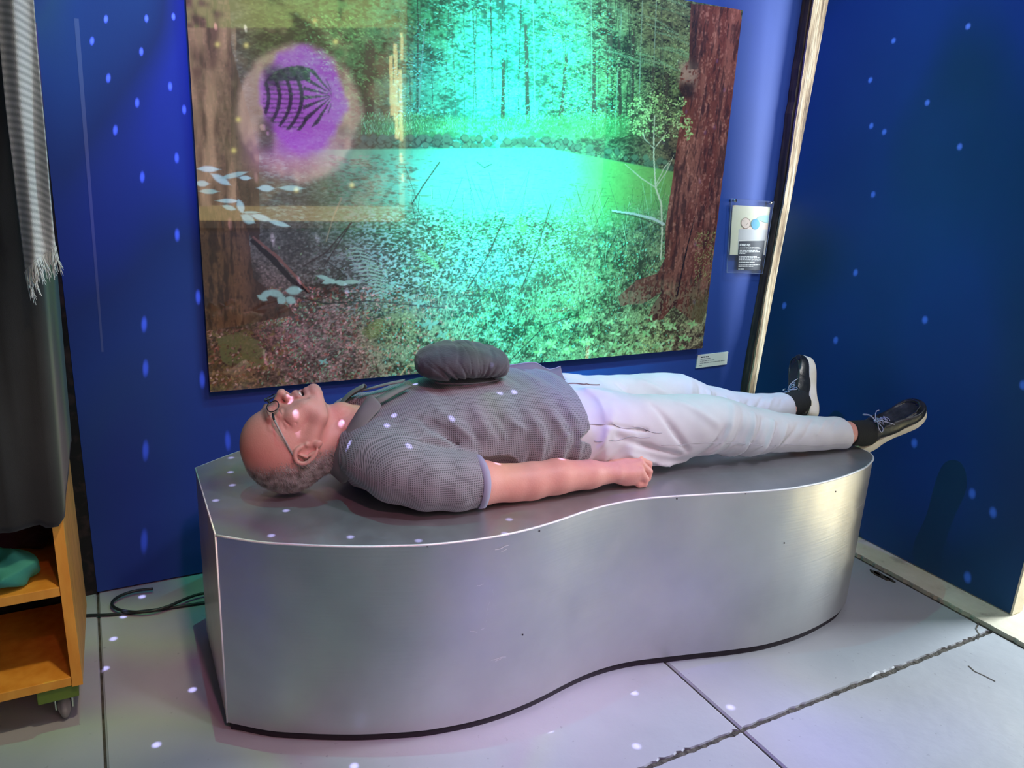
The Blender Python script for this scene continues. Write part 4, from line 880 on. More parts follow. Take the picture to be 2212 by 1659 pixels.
tmix(headm * np.exp(-((Dq - .012) / .018) ** 2 - ((Sq - .033) / .020) ** 2) * smooth_step(Fq, .07, .085) * .35, (.42, .22, .17))
tmix(headm * np.exp(-((Dq - .038) / .0045) ** 2) * smooth_step(Fq, .086, .096) * smooth_step(Sq, .010, .016) * (1 - smooth_step(Sq, .045, .052)) * .7, (.20, .15, .11))
tmix(headm * np.exp(-((Dq - .010) / .0014) ** 2) * smooth_step(Fq, .088, .092) * smooth_step(Sq, .016, .020) * (1 - smooth_step(Sq, .044, .048)) * .9, (.06, .04, .03))
hl = smooth_step(-Fq + .22 * (Dq - .05), -.022, .060) * (1 - smooth_step(-Dq, .06, .10)) * headm * (1 - np.exp(-((Dq - 0) / .04) ** 2 - ((Fq + .002) / .022) ** 2) * smooth_step(Sq, .062, .07))
tmix(hl * .80, (.24, .205, .185))
tmix(headm * smooth_step(-Dq, .02, .05) * smooth_step(Fq, .02, .06) * (1 - smooth_step(-Dq, .10, .13)) * .16, (.34, .30, .28))
tmix(smooth_step(co[:, 0], .80, .9) * .25, (.66, .32, .25)); tmix((1 - headm) * smooth_step(co[:, 0], .4, .5) * (1 - smooth_step(co[:, 0], 1.0, 1.1)) * .25, (.66, .33, .26))
inside = (np.abs(Dq + .049) < .007) & (Fq > .078) & (Fq < .0965) & (Sq < .0195) & (headm > .5)
tmix(inside * .92, (.10, .02, .02))
body = fast_mesh('body', co, Q, m_skin, person, {'tint': tint}); body['label'] = 'bare head, arms and hands of the lying man'
# teeth: a small arch inside the upper lip
tm = MB()
for i in range(8):
    a = (i - 3.5) * .0052; p = hp(-.0445, .0985 - (a / .026) ** 2 * .010, a); tm.box(p - .0024, p + np.array([.0024, .0024, .0024]), .0008)
tm.build('teeth', m_teeth, person, True)
# hair: cropped blades set into the scalp
vi = np.nonzero((hl > rng.uniform(.12, .75, len(hl))) & (co[:, 2] > .006))[0]
nv = np.zeros_like(co); fn_ = np.cross(co[Q[:, 1]] - co[Q[:, 0]], co[Q[:, 2]] - co[Q[:, 0]])
for j in range(4): 
    for ax in range(3): nv[:, ax] += np.bincount(Q[:, j], fn_[:, ax], len(co))
nv /= np.linalg.norm(nv, axis=1, keepdims=True) + 1e-12
pick = rng.choice(vi, min(15000, len(vi)), replace=False) if len(vi) > 100 else vi
hv_, hf_ = [], []
p0 = co[pick] + rng.normal(0, .0006, (len(pick), 3)); nn = nv[pick]; lean = -HD * .25 - HF * .85 + rng.normal(0, .35, (len(pick), 3)); tdir = lean - nn * (lean * nn).sum(1, keepdims=True); tdir /= np.linalg.norm(tdir, axis=1, keepdims=True) + 1e-9
Lh = (.004 + .011 * hl[pick] * rng.uniform(.5, 1.4, len(pick)))[:, None]; side = np.cross(tdir, nn) * .00035
tip = p0 + nn * Lh * .42 + tdir * Lh; mid = p0 + nn * Lh * .32 + tdir * Lh * .45
tip[:, 2] = np.maximum(tip[:, 2], .0015); mid[:, 2] = np.maximum(mid[:, 2], .0015)
HVt = np.stack([p0 - side, p0 + side, mid + side, mid - side, tip], 1).reshape(-1, 3); b0 = np.arange(len(pick)) * 5
HQ = np.concatenate([np.stack([b0, b0+1, b0+2, b0+3], 1), np.stack([b0+3, b0+2, b0+4, b0+4], 1)])
me = bpy.data.meshes.new('hair'); me.from_pydata(HVt.tolist(), [], [tuple(q) for q in HQ[:len(b0)].tolist()] + [(int(q[0]), int(q[1]), int(q[2])) for q in HQ[len(b0):]]); me.materials.append(m_hair)
hair = bpy.data.objects.new('hair', me); COL.objects.link(hair); hair.parent = person; tag(hair, 'short cropped grey hair round the back of the head', kind='stuff')
# ------------------------------------------------------------------ spectacles
m_rim = material('black spectacle rim', base=(.012, .012, .014), rough=.3, build=lambda nt, b: bump(nt, b, noise(nt, 90, 2), .05, .001))
m_temple = material('grey spectacle arm', base=(.30, .28, .26), rough=.35, build=lambda nt, b: bump(nt, b, noise(nt, 90, 2), .05, .001))
m_lens = material('clear lens', base=(1, 1, 1), rough=.02, Transmission_Weight=1.0, IOR=1.1, Alpha=.25, build=lambda nt, b: None)
gl = empty('eyeglasses'); gl.parent = person
for s_ in (-1, 1):
    ring = []
    for a in np.linspace(0, 2*math.pi, 29)[:-1]:
        ca, sa = math.cos(a), math.sin(a); ring.append(hp(.019 + .0135 * np.sign(sa) * abs(sa) ** .75, .1165 - .010 * (max(0, ca * s_ * s_) ) * 0 - .010 * ((.033 + .021 * ca) / .06) ** 2, (.033 + .021 * np.sign(ca) * abs(ca) ** .75) * s_))
    t = MB(); t.tube(ring, .0013, 6, True); t.build('rim', m_rim, gl, True)
    lm_ = MB(); lm_.add([r_ for r_ in ring], [tuple(range(len(ring)))]); lm_.build('lens', m_lens, gl)
    t = MB(); t.tube([hp(.026, .1045, .0530*s_), hp(.028, .100, .065*s_), hp(.029, .096, .0705*s_)], .0024, 6); t.build('hinge', m_rim, gl, True)
    t = MB(); t.tube([hp(.029, .096, .0712*s_), hp(.031, .060, .0765*s_), hp(.032, .022, .0800*s_), hp(.032, .002, .0815*s_), hp(.026, -.012, .0805*s_)], [.0028, .0026, .0023, .0022, .0018], 6); t.build('temple', m_temple, gl, True)
t = MB(); t.tube(spline([hp(.022, .1135, -.0095), hp(.026, .1180, 0), hp(.022, .1135, .0095)], 5), .0013, 6); t.build('bridge', m_rim, gl, True)
# ------------------------------------------------------------------ shirt
def folds(u, s, L):              # sum of soft ridges, each (u0, s0, u1, s1, width, height)
    d = 0
    for (a, b, c, e, w_, h_) in L:
        du, ds = c - a, e - b; t = np.clip(((u - a) * du + (s - b) * ds) / (du*du + ds*ds), 0, 1); r = np.sqrt((u - a - t*du) ** 2 + (s - b - t*ds) ** 2)
        d = d + h_ * np.exp(-(r / w_) ** 2) * (1 - .5 * np.abs(2*t - 1))
    return d
T_U = [.135, .165, .20, .25, .32, .40, .50, .60, .68, .76]
T_W = [.108, .106, .106, .112, .122, .128, .130, .130, .127, .118]
T_A = [.085, .120, .158, .178, .176, .172, .174, .178, .180, .178]
T_B = [.070, .088, .098, .106, .118, .126, .129, .129, .127, .116]
def shirt_field(off=0.0):
    S = Field(steps((.10, .79, .0038)), steps((-.285, .285, .0038)), steps((-.006, .275, .0038)))
    S.loft(T_U, [0]*10, T_W, T_A, T_B, .02, 2.35, off=off)
    for s_ in (-1, 1):
        S.chain([(.205, .120*s_, .118), (.245, .160*s_, .098)], [.072+off, .073+off], .035)
        S.chain([(.245, .160*s_, .098), (.31, .190*s_, .080), (.37, .200*s_, .071), (.432, .2035*s_, .066)], [.073+off, .069+off, .064+off, .0605+off], .018)
    return S
SH = shirt_field()
def hem_u(V, W): return .716 + .030 * (1 - np.clip(W / .25, 0, 1)) - .034 * np.exp(-((W - .137) / .013) ** 2) * (V < 0) - .012 * np.clip(V / .15, 0, 1)
def fold_f(X, Y, Z):             # gathers of the knit: near side in (u, height), top in (u, across)
    rr = random.Random(3); N_, T_ = [], []
    for (u0, u1, h_) in [(.452, .470, .0060), (.500, .515, -.0050), (.535, .548, .0075), (.565, .572, -.0050), (.590, .600, .0070), (.618, .628, -.0045), (.640, .655, .0070), (.668, .680, -.0040), (.690, .698, .0050), (.475, .490, -.0035)]:
        N_.append((u0, .015, u1 + rr.uniform(-.006, .006), .150, .0085, h_)); N_.append((u1, .150, u1 - .035, .215 + rr.uniform(-.01, .02), .010, h_ * .7))
    N_ += [(.300, .175, .385, .150, .009, .006), (.320, .205, .400, .160, .008, -.005), (.345, .225, .420, .165, .009, .006), (.28, .16, .38, .135, .007, -.004), (.41, .20, .45, .12, .010, -.004)]
    for (u0, v0, u1, v1, h_) in [(.56, -.14, .50, .02, .005), (.60, -.15, .55, .02, -.004), (.645, -.15, .60, .03, .005), (.675, -.13, .63, .05, -.004), (.70, -.12, .665, .06, .004), (.36, -.13, .33, .00, .003), (.40, -.14, .36, .01, -.003), (.62, .02, .56, .14, .005), (.68, .03, .62, .15, -.005)]: T_.append((u0, v0, u1, v1, .009, h_))
    near = smooth_step(-Y, .05, .11); top = smooth_step(Z, .17, .215) * (1 - near)
    arm = smooth_step(np.abs(Y), .172, .182) * (1 - smooth_step(X, .42, .44)) * 1.0
    d = -(folds(X, Z + 0*Y, N_) * near * (1 - arm) + folds(X, Y, T_) * top)
    return d + .0012 * np.sin(X * 60 + Y * 25) * np.sin(Z * 55 + X * 20)
SH.op(fold_f, (-1,)*3, (2,)*3, .01, '+')
# armpit creases
for s_ in (-1, 1):
    SH.chain([(.385, .168*s_, .150), (.33, .150*s_, .190), (.28, .118*s_, .222)], [.006, .007, .004], .016, 's')
    SH.chain([(.200, .200*s_, .075), (.208, .185*s_, .120), (.232, .165*s_, .158), (.285, .155*s_, .172), (.345, .150*s_, .165), (.392, .160*s_, .142)], [.0022]*6, .005, 's')
SH.op(lambda X, Y, Z: (X - hem_u(Y, Z)), (.6, -.3, -.1), (.9, .3, .3), .003, 'i')
IN = shirt_field(-.0068); IN.op(fold_f, (-1,)*3, (2,)*3, .01, '+')
SH.op(lambda X, Y, Z: np.maximum(IN.d[SH.sub((.62, -1, -1), (1, 1, 1))], .66 - X + 0*Y + 0*Z), (.62, -1, -1), (1, 1, 1), .001, 's', pad=0)
# neck opening and hollow sleeve ends
SH.op(lambda X, Y, Z: np.sqrt((X - .150 - (Z - .10) * .28) ** 2 * 2.2 + Y ** 2) - .074, (.05, -.1, -.1), (.25, .1, .3), .006, 's')
SH.op(lambda X, Y, Z: np.maximum(np.abs(Y) * 1.0 - (.050 - (X - .17) * .42), np.maximum(.150 - Z, X - .285)) + 0*X, (.15, -.08, .14), (.30, .08, .3), .004, 's')
for s_ in (-1, 1): SH.cone((.415, .2030*s_, .0670), (.50, .2030*s_, .0640), .0565, .0560, .002, 's')
SH.op(lambda X, Y, Z: np.where(np.abs(Y) > .173 - .0*X, X - .4325, -1.0) + 0*Z, (.40, -.3, -.1), (.56, .3, .3), .0005, 'i', pad=.0)
SH.op(lambda X, Y, Z: -(Z - .0015) + 0*X + 0*Y, (-1,)*3, (3,)*3, .004, 'i')
cs, Qs = SH.mesh(2, .4)
isl = (np.abs(cs[:, 1]) > np.where(cs[:, 0] > .30, .177, .158)) & (cs[:, 0] < .45)
angs = np.arctan2(cs[:, 2] - .12, cs[:, 1]); ks = angs * .165; ksl = np.arctan2(cs[:, 2] - .075, np.abs(cs[:, 1]) - .195) * .064
ctr = cs[Qs].mean(1); slv = (np.abs(ctr[:, 1]) > .135) & (ctr[:, 0] < .44)
fm = np.zeros(len(Qs), int)
fm = np.where((ctr[:, 0] > .60) & (np.abs(Qs[:, 0]) >= 0) & ((((ctr[:, 1]) / (np.interp(ctr[:, 0], T_U, T_A) - .003)) ** 2 + ((ctr[:, 2] - np.interp(ctr[:, 0], T_U, T_W)) / (np.interp(ctr[:, 0], T_U, T_B) - .003)) ** 2) < .90), 2, fm)
shirt = fast_mesh('polo_shirt', cs, Qs, [m_knit, m_cuff, m_hem], person, {'ku': np.where(isl, cs[:, 0], cs[:, 0]), 'ks': np.where(isl, ksl, ks)}, fm=fm); shirt['label'] = 'grey waffle knit short sleeved polo shirt with lilac grey sleeve bands'
for s_ in (-1, 1):               # smooth bands closing the sleeves
    V = []; nb = 48; prof = [(.4165, .0605), (.4168, .0622), (.4255, .0628), (.4340, .0622), (.4345, .0600), (.4335, .0585), (.4200, .0585)]
    for (u_, r_) in prof:
        for j in range(nb): a = 2*math.pi*j/nb; V.append((u_ + .002*math.sin(3*a), .2035*s_ + r_*math.cos(a), max(.066 + (r_)*math.sin(a), .0022)))
    np_ = len(prof); mesh_obj('sleeve_band', V, [(i*nb+j, i*nb+(j+1) % nb, ((i+1) % np_)*nb+(j+1) % nb, ((i+1) % np_)*nb+j) for i in range(np_) for j in range(nb)], m_cuff, person, True)
# collar: folded band from the near tip round the nape to the far tip
cin = [(.212, -.030, .236), (.186, -.050, .214), (.160, -.062, .180), (.135, -.068, .140), (.118, -.060, .095), (.108, -.030, .060), (.105, 0, .050), (.108, .030, .060), (.118, .060, .095), (.135, .068, .140), (.160, .062, .180), (.186, .050, .214), (.212, .030, .236)]
cou = [(.232, -.078, .222), (.186, -.104, .186), (.166, -.112, .152), (.152, -.112, .112), (.150, -.096, .060), (.145, -.050, .030), (.142, 0, .024), (.145, .050, .030), (.150, .096, .060), (.152, .112, .112), (.166, .112, .152), (.186, .104, .186), (.232, .078, .222)]
ci, cu = spline(cin, 4), spline(cou, 4); V, Fc = [], []; nr_ = 7
for r_ in range(nr_):
    t = r_ / (nr_ - 1); P = ci * (1 - t) + cu * t; lift = np.array([0, 0, .010 * math.sin(math.pi * t)]); V += [tuple(p + lift + np.array([-.004 * math.sin(math.pi * t), 0, 0])) for p in P]
m_ = len(ci)
for r_ in range(nr_ - 1):
    for j in range(m_ - 1): Fc.append((r_*m_+j, r_*m_+j+1, (r_+1)*m_+j+1, (r_+1)*m_+j))
collar = mesh_obj('collar', V, Fc, m_collar, person, True); sl_ = collar.modifiers.new('solid', 'SOLIDIFY'); sl_.thickness = .0035; sl_.offset = 1; sb = collar.modifiers.new('sub', 'SUBSURF'); sb.levels = sb.render_levels = 1
collar['label'] = 'plain grey open shirt collar'
# placket flaps beside the open neck
for s_ in (-1, 1):
    V = []; Fc = []
    A_ = [(.205, .040*s_, .226), (.235, .034*s_, .234), (.265, .024*s_, .243), (.300, .012*s_, .2515)]; Bq = [(.225, .062*s_, .224), (.250, .054*s_, .233), (.280, .042*s_, .243), (.312, .030*s_, .2515)]
    for a, b in zip(A_, Bq): V += [a, b]
    Fc = [(2*i, 2*i+1, 2*i+3, 2*i+2) for i in range(3)]
    if s_ > 0: Fc = [q[::-1] for q in Fc]
    pk = mesh_obj('placket', V, Fc, m_collar if s_ < 0 else m_knit, person, True); q = pk.modifiers.new('solid', 'SOLIDIFY'); q.thickness = .004; q.offset = 0
V = [(.232, .018, .244), (.262, .014, .2505), (.300, .006, .2575), (.34, -.002, .262), (.222, .052, .246), (.258, .052, .2545), (.302, .046, .2605), (.345, .040, .2635)]
# lifted front hem showing the inner side of the knit
def lp(px, py, v): q = on_v(px, py, v) - PO; return np.array([q @ PU, q @ PV, q[2]])
E_ = spline([lp(1094, 790, .075), lp(1116, 787, .078), lp(1136, 784, .080), (lp(1158, 784, .080)), lp(1172, 792, .078), lp(1185, 797.5, .076), lp(1198, 796, .074), lp(1211, 791, .070)], 5)
B_ = spline([lp(1096, 796, .06), lp(1118, 798, .052), lp(1140, 800, .045), lp(1160, 806, .038), lp(1176, 811, .032), lp(1190, 815, .026), lp(1204, 818, .022), lp(1221, 820, .02)], 5)
V = []; nE = len(E_)
for r_ in range(5):
    t_ = r_ / 4; V += [tuple(a * (1 - t_) + b_ * t_ + np.array([0, 0, -.006 * math.sin(math.pi * t_)])) for a, b_ in zip(E_, B_)]
hf = mesh_obj('hem_lining', V, [(r_*nE+j, (r_+1)*nE+j, (r_+1)*nE+j+1, r_*nE+j+1) for r_ in range(4) for j in range(nE-1)], m_hem, person, True); q = hf.modifiers.new('s', 'SOLIDIFY'); q.thickness = .0016; hf['label'] = 'inner side of the lifted shirt hem'
t = MB(); t.tube(E_, .0014, 5); t.build('hem_edge', m_cuff, person, True)
# ------------------------------------------------------------------ trousers
def pants_field(off=0.0):
    P_ = Field(steps((.60, 1.635, .0050)), steps((-.235, .235, .0042)), steps((-.006, .265, .0042)))
    P_.loft([.62, .70, .78, .85, .93], [0]*5, [.112, .112, .108, .104, .104], [.166, .172, .174, .170, .120], [.108, .108, .106, .100, .070], .03, 2.4, off=off)
    for s_ in (-1, 1):
        P_.loft([.78, .90, 1.00, 1.10, 1.18, 1.28, 1.38, 1.48, 1.56, 1.615], np.array([.082, .090, .095, .099, .101, .104, .107, .110, .113 + .008*(s_ > 0), .115 + .016*(s_ > 0)]) * s_,
                [.106, .106, .108, .112, .104, .084, .068, .056, .050, .047] if s_ < 0 else [.106, .108, .112, .118, .114, .086, .068, .057, .052, .050],
                [.088, .086, .084, .080, .078, .072, .064, .057, .053, .051], [.104, .099, .090, .082, .078, .064, .055, .050, .047, .0455], .035, 2.3, off=off)
    return P_
PT = pants_field()
def pf(X, Y, Z):
    rr = random.Random(11); L = []
    sgn = np.where(Y < 0, -1.0, 1.0); yc = np.interp(X[:, 0, 0], [.8, 1.1, 1.6], [.082, .099, .115])[:, None, None] * sgn
    a = np.arctan2(Z - .085, (Y - yc) * 1.0); s = a * .075            # top of the leg = +.118, near side -> angle pi
    a2 = np.where(a < -1.57, a + 2 * math.pi, a); s = a2 * .075
    spec = [(1.17, .33, 1.235, .17, .0075, .006), (1.20, .33, 1.265, .18, .007, -.006), (1.225, .34, 1.30, .19, .008, .007), (1.25, .34, 1.315, .20, .0065, -.006), (1.14, .30, 1.20, .16, .008, -.004), (1.10, .28, 1.17, .15, .010, .004), (1.05, .32, 1.13, .20, .009, -.0035),
            (1.28, .32, 1.35, .20, .007, .004), (1.31, .30, 1.40, .20, .008, -.003), (.80, .20, 1.00, .26, .007, -.004), (.84, .24, .98, .29, .007, .004), (.92, .15, 1.02, .25, .008, -.004), (.94, .28, 1.06, .31, .007, .004), (1.00, .14, 1.10, .19, .009, .003),
            (1.40, .26, 1.48, .17, .006, -.002), (1.46, .25, 1.53, .17, .005, .002), (1.52, .25, 1.58, .18, .005, -.002), (.72, .26, .80, .16, .010, .003), (.74, .30, .82, .22, .008, -.003), (.70, .1, .82, .12, .012, .004)]
    return -2.3 * folds(X, s, spec) + .0012 * np.sin(X * 48 + Y * 30) * np.sin(Z * 60 + X * 33)
PT.op(pf, (-1,)*3, (3,)*3, .01, '+')
# pocket opening on the near hip, hip gap between the thighs
PT.chain([(.700, -.160, .170), (.78, -.174, .163), (.86, -.172, .142), (.935, -.160, .128)], [.002, .0035, .0035, .002], .006, 's')
INP = pants_field(-.0065); INP.op(pf, (-1,)*3, (3,)*3, .01, '+')
PT.op(lambda X, Y, Z: np.maximum(INP.d[PT.sub((1.55, -1, -1), (2, 1, 1))], 1.56 - X + 0*Y + 0*Z), (1.55, -1, -1), (2, 1, 1), .001, 's', pad=0)
PT.op(lambda X, Y, Z: X - 1.606 + .12 * (Z - .05) + 0*Y, (1.5, -1, -1), (2, 1, 1), .002, 'i')
PT.op(lambda X, Y, Z: .635 - X + 0*Y + 0*Z, (.5, -1, -1), (.7, 1, 1), .002, 'i')
PT.op(lambda X, Y, Z: -(Z - .0015) + 0*X + 0*Y, (-1,)*3, (3,)*3, .004, 'i')
cp_, Qp = PT.mesh(2, .4)
fmp = np.zeros(len(Qp)); pants = fast_mesh('trousers', cp_, Qp, [m_pants, m_seamt], person); pants['label'] = 'pale stone cotton trousers with slanted hip pocket'
def surf_pt(co_, u, v=None, w_=None, side=-1):    # outermost point of a garment near (u, w) on one side
    m = np.abs(co_[:, 0] - u) < .005
    if w_ is not None: m &= np.abs(co_[:, 2] - w_) < .006; q = co_[m]; return q[np.argmin(q[:, 1] * (-side))] if side < 0 and False else (q[np.argmin(q[:, 1])] if side < 0 else q[np.argmax(q[:, 1])])
    m &= np.abs(co_[:, 1] - v) < .006; q = co_[m]; return q[np.argmax(q[:, 2])]
def seam(name, co_, pts, mat, r=.0009, side=-1):
    P = []
    for u, w_ in pts:
        try: P.append(surf_pt(co_, u, w_=w_, side=side))
        except Exception: pass
    P = np.array(P); 
    for _ in range(3): P[1:-1] = P[1:-1]*.5 + (P[:-2] + P[2:]) * .25
    t = MB(); t.tube(P + np.array([0, .0002*side, 0]), r, 5); return t.build(name, mat, person, True)
seam('side_seam', cp_, [(u, np.interp(u, [.9, 1.1, 1.3, 1.45, 1.60], [.095, .085, .060, .036, .030])) for u in np.arange(.93, 1.60, .012)], m_seamt, .0007)
seam('pocket_edge', cp_, [(u, np.interp(u, [.70, .78, .86, .935], [.172, .166, .146, .131])) for u in np.arange(.705, .936, .008)], m_seamt, .0010)
seam('pocket_edge', cp_, [(u, .128 - (u - .74) * .02) for u in np.arange(.735, .90, .008)], m_seamt, .0007)
t = MB(); V = []
for u in np.arange(.66, .86, .01):
    try: V.append(surf_pt(cp_, u, v=.012))
    except Exception: pass
t.tube(np.array(V) + np.array([0, 0, .001]), .0018, 6); fly = t.build('fly_edge', material('brown fly edge', base=(.16, .10, .10), rough=.8, build=lambda nt, b: bump(nt, b, noise(nt, 90, 2), .2, .001)), person, True); fly['label'] = 'dark brownish fly edge of the trousers'
# ------------------------------------------------------------------ shoes
def shoe(heel, toe, N0, s_out, label):
    L_ = np.array(toe) - np.array(heel); Ln = np.linalg.norm(L_); L_ = L_ / Ln; N_ = np.array(N0, float); N_ = N_ - L_ * (N_ @ L_); N_ /= np.linalg.norm(N_); S_ = np.cross(N_, L_)
    k = Ln / .285
    M4 = Matrix(((L_[0]*k, S_[0]*k, N_[0]*k, heel[0]), (L_[1]*k, S_[1]*k, N_[1]*k, heel[1]), (L_[2]*k, S_[2]*k, N_[2]*k, heel[2]), (0, 0, 0, 1)))
    root = empty('shoe'); root.parent = person; root.matrix_local = M4; root['label'] = label
    o_ = s_out                    # +1 outer side on +S
    # sole
    up = [(0, 0), (.004, .020), (.018, .031), (.05, .035), (.09, .032), (.13, .034), (.18, .044), (.22, .049), (.255, .043), (.278, .026), (.287, 0)]; lo = [(.278, -.024), (.255, -.040), (.22, -.044), (.18, -.040), (.13, -.031), (.09, -.030), (.05, -.034), (.018, -.030), (.004, -.019)]
    ol = np.array([tuple(p) for p in spline([(x, y * o_) for x, y in (up + lo + [(0, 0)])], 4)])[:-1]
    if o_ < 0: pass
    cen = ol.mean(0); V = []; zs = [(-.005, .94), (-.001, 1.0), (.010, 1.01), (.021, 1.01), (.0265, 1.02), (.029, .99)]
    for z_, sc_ in zs:
        for x, y in ol:
            lift = .010 * max(0, (x - .20) / .085) ** 2; hl_ = .004 if x < .08 else 0
            V.append((cen[0] + (x - cen[0]) * (1 - (1 - sc_) * .4), y * sc_, z_ * (1 + (.25 if x < .075 else 0)) + lift))
    m = len(ol); Fc = [(r_*m+j, r_*m+(j+1) % m, (r_+1)*m+(j+1) % m, (r_+1)*m+j) for r_ in range(len(zs)-1) for j in range(m)] + [tuple(range(m))[::-1], tuple((len(zs)-1)*m+j for j in range(m))]
    if o_ < 0: Fc = [q[::-1] for q in Fc]
    so = mesh_obj('sole', V, Fc, m_sole, root, True); so['label'] = 'thick cream crepe sole'
    G = Field(steps((-.01, .30, .0026)), steps((-.06, .06, .0026)), steps((.008, .135, .0026)))
    G.ell((.228, .002*o_, .046), (.060, .049, .046), .02); G.ell((.165, .002*o_, .048), (.085, .043, .049), .02); G.ell((.110, 0, .062), (.060, .034, .044), .02)
    G.ell((.048, 0, .052), (.046, .033, .056), .02); G.cone((.060, 0, .07), (.052, 0, .112), .036, .037, .015); G.cone((.12, 0, .078), (.080, 0, .100), .024, .026, .02)
    G.op(lambda X, Y, Z: -(Z - .022 - .010 * np.clip((X - .20) / .085, 0, 1) ** 2) + 0*Y, (-1,)*3, (1,)*3, .002, 'i'); G.op(lambda X, Y, Z: Z - .098 + .18 * (X - .05) + 0*Y, (-1,)*3, (1,)*3, .004, 'i')
    G.cone((.060, 0, .09), (.055, 0, .16), .030, .032, .003, 's')
    # moccasin toe ridge, vamp seam, creases
    U_ = [(.150, .026), (.19, .033), (.235, .031), (.262, .018), (.268, 0), (.262, -.018), (.235, -.031), (.19, -.033), (.150, -.026)]
    for i_, (x, y) in enumerate(U_[:-1]):
        x2, y2 = U_[i_+1]; zt = lambda x_, y_: .036 + .0445 * math.sqrt(max(.05, 1 - ((x_ - .205) / .085) ** 2 * .75 - (y_ / .056) ** 2)) + .012 * (x_ < .17)
        G.cone((x, y, zt(x, y)), (x2, y2, zt(x2, y2)), .0028, .0028, .003)
        G.cone((x, y, zt(x, y) + .0035), (x2, y2, zt(x2, y2) + .0035), .0016, .0016, .0025, 's')
    for i_ in range(9): 
        a = -1.3 + i_ * .33; G.cone((.205 + .060*math.cos(a*.9), .0405*math.sin(a), .042), (.205 + .052*math.cos(a*.9), .035*math.sin(a), .056), .0014, .0010, .008, 's')
    G.chain([(.012, -.034, .075), (.05, -.039, .080), (.09, -.037, .085), (.115, -.030, .094)], [.003]*4, .004); G.chain([(.012, .034, .075), (.05, .039, .080), (.09, .037, .085), (.115, .030, .094)], [.003]*4, .004)
    c_, q_ = G.mesh(1, .35); fast_mesh('upper', c_, q_, m_leather, root)['label'] = 'black creased leather upper'
    t = MB()
    for i_, x in enumerate((.098, .111, .124, .137)):
        z_ = .104 - i_ * .0055; t.tube(spline([(x, -.021, z_ - .012), (x+.003, -.010, z_ - .002), (x, 0, z_), (x-.003, .010, z_ - .002), (x, .021, z_ - .012)], 3), .0015, 5)
        if i_ < 3: t.tube([(x, -.020, z_ - .011), (x+.006, 0, z_ - .000), (x+.012, .020, z_ - .018)], .0015, 5); t.tube([(x, .020, z_ - .011), (x+.006, 0, z_ - .000), (x+.012, -.020, z_ - .018)], .0015, 5)
    zt = .106
    for sg in (-1, 1):
        t.tube(spline([(.094, 0, zt), (.090, .020*sg, zt+.016), (.078, .040*sg, zt+.014), (.080, .050*sg, zt-.004), (.096, .036*sg, zt-.008), (.094, 0, zt)], 5), .0017, 6)
        t.tube(spline([(.094, 0, zt), (.108, .018*sg, zt+.008), (.124, .034*sg, zt-.002), (.138, .042*sg, zt-.018)], 4), .0016, 6)
    t.tube([(.092, -.005, zt), (.092, .005, zt+.001)], .004, 6)
    t.build('shoelace', m_lace, root, True)['label'] = 'grey laces tied in a bow'
    return root
shoe((1.704, -.093, -.026), (1.889, -.146, .106), (-.84, -.24, .70), -1, 'shoe of the near foot, rolled out towards the viewer')
shoe((1.729, .125, .000), (1.815, .285, .160), (-1, 0, 0), 1, 'shoe of the far foot, toes up by the wall')
for (a, b, lab) in (((1.612, -.120, .0475), (1.675, -.121, .0435), 'near'), ((1.580, .130, .050), (1.680, .164, .048), 'far')):
    a = np.array(a); b = np.array(b); d = (b - a) / np.linalg.norm(b - a); t = MB(); pts = [a + (b - a) * q for q in np.linspace(.28 if lab == 'near' else .02, 1.45 if lab == 'near' else 1.2, 14)]
    t.tube(pts, [(.0365 if lab == 'near' else .0405) + .0012 * (i % 2) + .001 * i * .1 for i in range(14)], 20); t.build('sock', m_sock, person, True)
# ------------------------------------------------------------------ cap lying on the chest
def b_cap(nt, b):
    nt.links.new(ramp(nt, noise(nt, 14, 5), [(.3, (.040, .042, .050)), (.7, (.070, .070, .082))]), b.inputs['Base Color']); bump(nt, b, noise(nt, 160, 3, mapping=(1, 1, 3)), .5, .002); b.inputs['Sheen Weight'].default_value = .2
m_cap = material('dark grey brushed cotton', rough=.9, build=b_cap)
cap = empty('flat_cap', tuple(PO + PU * .448 + PV * -.010 + np.array([0, 0, .2558])), ANG); tag(cap, 'puffy dark grey cloth cap resting on the lying man\'s chest', 'cap')
K = Field(steps((-.13, .13, .0026)), steps((-.11, .11, .0026)), steps((-.02, .13, .0026)))
K.loft([-.118, -.112, -.098, -.07, -.03, .02, .06, .088, .100, .105], [0]*10, [.040, .041, .044, .048, .0505, .0495, .046, .042, .040, .039], [.02, .045, .066, .082, .088, .088, .084, .074, .058, .03], [.010, .021, .030, .039, .0425, .0415, .038, .033, .026, .013], .012, 2.5)
rr = random.Random(5); pl = []
for i in range(18):
    x0 = .012 + (i - 9) * .0052; x1 = .002 + (i - 9) * .0135 + rr.uniform(-.006, .006); pl.append((x0, .006, x1, .058 + rr.uniform(-.016, .014), .0078 * rr.uniform(.5, 1.1)))
